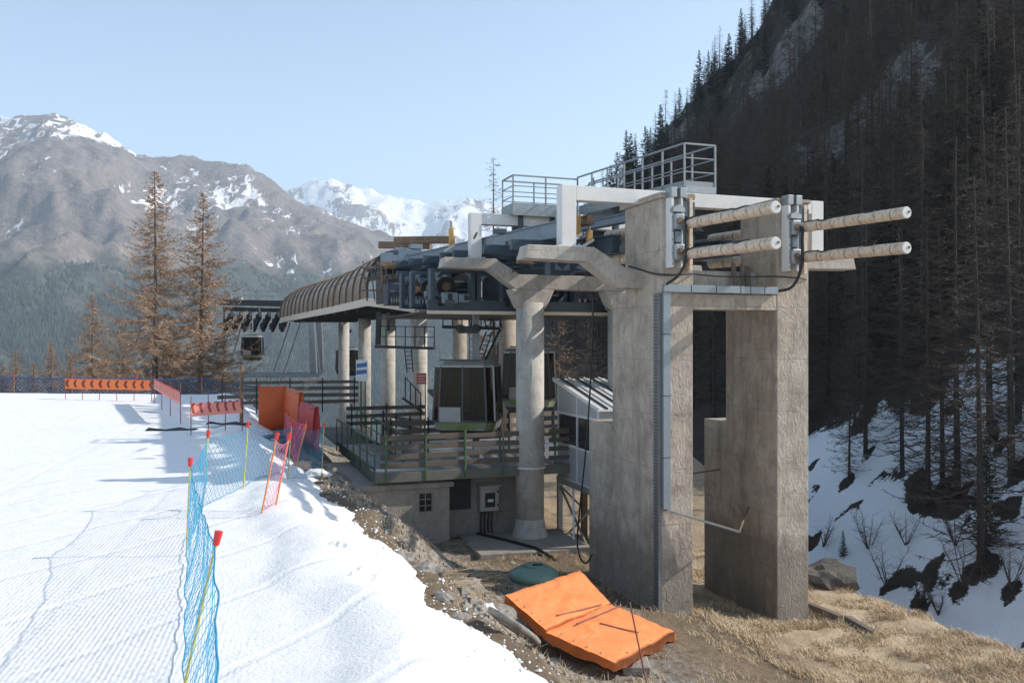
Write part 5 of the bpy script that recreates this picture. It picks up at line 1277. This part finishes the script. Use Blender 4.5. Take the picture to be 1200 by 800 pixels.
# shaded hillside: a few kinds of tree, copied
kinds = []
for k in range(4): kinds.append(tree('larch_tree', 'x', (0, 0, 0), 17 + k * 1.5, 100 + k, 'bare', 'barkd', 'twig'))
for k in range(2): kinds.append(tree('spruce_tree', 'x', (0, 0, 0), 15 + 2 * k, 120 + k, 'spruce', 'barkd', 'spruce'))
used = [False] * 6
def place_tree(i, x, y, sc_, label, group):
    z_, d_, rk = hill(x, y)
    if label.startswith(('dark green spruce among', 'bare dark larch in the forest')):
        kx, ky = 600 + 1000 * x / y, 400 - 1000 * (z_ - 4) / y
        reg = ('on the skyline ridge above the station' if y > 225 and kx < 960 else 'low on the hillside just above the shaded snow' if ky > 330 and kx > 940 else 'seen below the station beside the pylons' if ky > 300
               else 'on the upper right part of the shaded hillside' if kx > 1060 else 'on the rocky middle of the shaded hillside')
        kd = 'dark green spruce' if i > 3 else 'bare dark larch'; label = kd + ' ' + reg; group = ('spruces ' if i > 3 else 'larches ') + reg
    o = kinds[i] if not used[i] else copy_tree(kinds[i]); used[i] = True
    o.location = (x, y, z_ - .3); o.scale = (sc_,) * 3; o.rotation_euler = (0, 0, random.uniform(0, 6.28)); tag(o, label, 'tree', group); return o
for px, py, s_, i, lb in NEAR_TREES:
    q = hd(px, py); place_tree(i, q.x, q.y, s_, lb, 'larches on the shaded hillside')
cnt = 0; rn = random.Random(77)
while cnt < 250:
    px, py = rn.uniform(640, 1235), rn.uniform(-60, 520)
    q = hd(px, py)
    if q is None or q.y > 325: continue
    if q.y < 70 and rn.random() < .6: continue
    z_, d_, rk = hill(q.x, q.y)
    if d_ < 4 or rk > .6 and rn.random() < .75: continue
    sp = rn.random() < (.16 if q.y < 190 else .42); i = rn.choice((4, 5)) if sp else rn.choice((0, 1, 2, 3))
    s_ = rn.uniform(.6, 1.15) * (.85 if sp else 1)
    place_tree(i, q.x, q.y, s_, 'dark green spruce among bare larches on the shaded hillside' if sp else 'bare dark larch in the forest on the shaded hillside', 'spruces on the shaded hillside' if sp else 'larches in the hillside forest'); cnt += 1
# skyline row on the spur
for k in range(34):
    y = rn.uniform(235, 325); x = rn.uniform(14, 105) * y / 300; z_, d_, rk = hill(x, y)
    if d_ < 6: continue
    sp = rn.random() < .6; i = rn.choice((4, 5)) if sp else rn.choice((0, 2))
    place_tree(i, x, y, rn.uniform(.7, 1.2), 'dark green spruce among bare larches on the shaded hillside' if sp else 'bare dark larch in the forest on the shaded hillside', 'spruces on the shaded hillside' if sp else 'larches in the hillside forest')
for k in range(46):
    px = 690 + k * 5.2 + rn.uniform(-3, 3); y = rn.uniform(265, 322); x = (px - 600) / 1000 * y; z_ = hill(x, y)[0]; ptop = prof([(690, 190), (740, 150), (780, 122), (810, 92), (850, 58), (880, 38), (930, 0)], px) + rn.uniform(-8, 26)
    hh = clamp((4 - (ptop - 400) / 1000 * y) - z_, 9, 24); i = 4 if k % 3 else 5
    if k % 4 == 3: i = 1
    place_tree(i, x, y, hh / (15, 18.5, 0, 0, 15, 17)[i] if i != 1 else hh / 18.5, 'dark green spruce among bare larches on the shaded hillside' if i > 3 else 'bare dark larch in the forest on the shaded hillside', 'spruces on the shaded hillside' if i > 3 else 'larches in the hillside forest')
for px, py, s_, lb in ((1156, 640, .42, 'small bushy spruce beside the lowest larch foot on snow'), (988, 652, .13, 'tiny spruce sapling on the snow right of the pylon')):
    q = hd(px, py); place_tree(4, q.x, q.y, s_, lb, 'spruce saplings on snow')
bushes = []
for k, (px, py, h, lb) in enumerate(((1040, 690, 3.2, 'bare shrub above the grassy edge, left one'), (1062, 640, 2.4, 'bare shrub in the middle of the snow hollow'), (1130, 690, 4.0, 'tall bare shrub left of the lowest larch'), (1075, 712, 2.6, 'bare shrub rising over the grass edge'), (1018, 645, 3.4, 'spindly bare sapling on the snow'), (1185, 690, 3.4, 'bare shrub at the right edge of the snow'), (1140, 600, 3.0, 'bare shrub below the thick trunk'), (965, 640, 2.2, 'bare shrub close to the right pylon'), (1120, 640, 3, 'forked bare shrub between larch trunks'), (1100, 720, 2, 'short bare shrub lowest on the snow'))):
    q = hd(px, py)
    rn2 = random.Random(300 + k); mb = MB()
    for b in range(7):
        an = rn2.uniform(0, 6.28); l = h * rn2.uniform(.5, 1); d = Vector((math.cos(an) * .45, math.sin(an) * .45, 1)).normalized(); P = [d * l * u + Vector((rn2.uniform(-.1, .1), rn2.uniform(-.1, .1), 0)) * u for u in (0, .35, .7, 1)]
        mb.tube(P, [.035, .025, .015, .006], 4, False)
        for j in range(12):
            u = rn2.uniform(.25, 1); p0 = d * l * u; dv = Vector((rn2.uniform(-1, 1), rn2.uniform(-1, 1), rn2.uniform(.1, 1))).normalized() * h * .22
            mb.tube([p0, p0 + dv], [.01, .004], 3, False)
    t = thing('bare_shrub', lb, 'shrub', (0, 0, 0), 'W', 'leafless shrubs on the shaded snow'); t.location = (q.x, q.y, q.z - .05); part(mb, 'branches', 'twig', t)
    part(MB().tube([(0, 0, -.2), (0, 0, .3)], [.09, .05], 6), 'root_stem', 'barkd', t)
# the rest of the hillside wood, too many to count
rn = random.Random(404); mb = MB(); cnt = 0
while cnt < 1150:
    px, py = rn.uniform(650, 1230), rn.uniform(-80, 420)
    q = hd(px, py)
    if q is None or q.y < 78 or q.y > 325: continue
    rk = hill(q.x, q.y)[2]; cnt += 1
    if rk > .3 and rn.random() < .85: continue
    h = rn.uniform(5, 15); lean = rn.uniform(-.04, .04); b0 = Vector((q.x, q.y, q.z - .4)); tp_ = b0 + Vector((lean * h, rn.uniform(-.03, .03) * h, h))
    mb.tube([b0, b0.lerp(tp_, .5), tp_], [h * .011, h * .007, .01], 4, False)
    for k in range(int(14 + 4.2 * h)):
        f = rn.uniform(.12, .98); p0 = b0.lerp(tp_, f); an = rn.uniform(0, 6.283); l = h * .19 * (1 - f) ** .7 * rn.uniform(.5, 1.2) + .15
        d = Vector((math.cos(an), math.sin(an), rn.uniform(-.45, .2))); e = p0 + d * l; mb.rib(p0, e, .09)
        for j in range(3):
            u = rn.uniform(.3, 1); p1 = p0.lerp(e, u); mb.rib(p1, p1 + Vector((rn.uniform(-1, 1), rn.uniform(-1, 1), rn.uniform(-.7, .4))).normalized() * .7, .07)
o = bpy.data.objects.new('hillside_wood', mb.mesh('hillside_wood', 'twig')); C.objects.link(o); tag(o, 'thicket of bare trees filling the shaded hillside between the larger ones', 'forest', kind='stuff')
# crumbs of snow that rolled down the bank
mb = MB()
for k in range(900):
    a = rn.uniform(-12, 10); e = bank(a); s = e + rn.gauss(-.3, .55); q = St(s, a)
    if q.y < 10: continue
    r = rn.uniform(.010, .024) * (1 + 2.2 * rn.random() ** 8); z_ = Sz(q.x, q.y) + r * .2; o_ = len(mb.v)
    for dx, dy, dz in ((1, 0, 0), (0, 1, 0), (-1, 0, 0), (0, -1, 0), (0, 0, 1), (0, 0, -1)): mb.v.append((q.x + r * dx * rn.uniform(.7, 1.4), q.y + r * dy * rn.uniform(.7, 1.4), z_ + r * dz * rn.uniform(.6, 1.1)))
    mb.f += [tuple(o_ + i for i in f_) for f_ in ((0, 1, 4), (1, 2, 4), (2, 3, 4), (3, 0, 4), (1, 0, 5), (2, 1, 5), (3, 2, 5), (0, 3, 5))]
o = bpy.data.objects.new('snow_crumbs', mb.mesh('snow_crumbs', 'snowlump')); C.objects.link(o); tag(o, 'small crumbs of snow scattered along the bank edge', 'snow', kind='stuff')

# far forest, one mass
import bisect
me1 = bpy.data.objects['mountain'].data; co = [v.co for v in me1.vertices]; mb = MB(); rn = random.Random(9); npoly = len(me1.polygons)
cnt = 0; tries = 0
while cnt < 42000 and tries < 900000:
    tries += 1
    p_ = me1.polygons[rn.randrange(npoly)]; vi = p_.vertices; a_, b_, c_, d_ = (co[i] for i in vi); u, v = rn.random(), rn.random()
    q = a_.lerp(b_, u).lerp(d_.lerp(c_, u), v)
    uu = q.x / q.y
    if uu < -.68 or uu > .08: continue
    lim = 190 + 130 * noise.noise(Vector((q.x * .002, q.y * .002, 3)))
    if q.z > lim or q.z < -320: continue
    if noise.noise(Vector((q.x * .0045, q.y * .0045, 8))) < -.12 and rn.random() < .85: continue
    if rn.random() > 1.15 - max(0, (q.z + 150)) / 420: continue
    h = rn.uniform(9, 19); r = h * rn.uniform(.17, .26); an = rn.random() * 1.5; o_ = len(mb.v)
    for k in range(5): mb.v.append((q.x + r * math.cos(an + k * 1.2566), q.y + r * math.sin(an + k * 1.2566), q.z + h * .12))
    mb.v.append((q.x, q.y, q.z + h)); mb.f += [(o_ + k, o_ + (k + 1) % 5, o_ + 5) for k in range(5)]; cnt += 1
o = bpy.data.objects.new('far_forest', mb.mesh('far_forest', 'fwood')); C.objects.link(o); tag(o, 'far conifer forest covering the lower mountain', 'forest', kind='stuff')

# ================================================================ HAZE
HZ = bpy.data.materials.new('valley_haze'); HZ.use_nodes = True; hn = HZ.node_tree.nodes; hl = HZ.node_tree.links
hn.remove(hn['Principled BSDF']); pv = hn.new('ShaderNodeVolumePrincipled'); pv.inputs['Color'].default_value = (.74, .87, 1, 1); pv.inputs['Density'].default_value = 1.1e-4; pv.inputs['Anisotropy'].default_value = .25
hl.new(pv.outputs[0], hn['Material Output'].inputs['Volume'])
hz = bpy.data.objects.new('haze', MB().box(-9500, 9500, -400, 9500, -1400, 1900).mesh('haze', HZ)); C.objects.link(hz); hz['kind'] = 'stuff'; hz['label'] = 'pale blue valley haze over the whole scene'
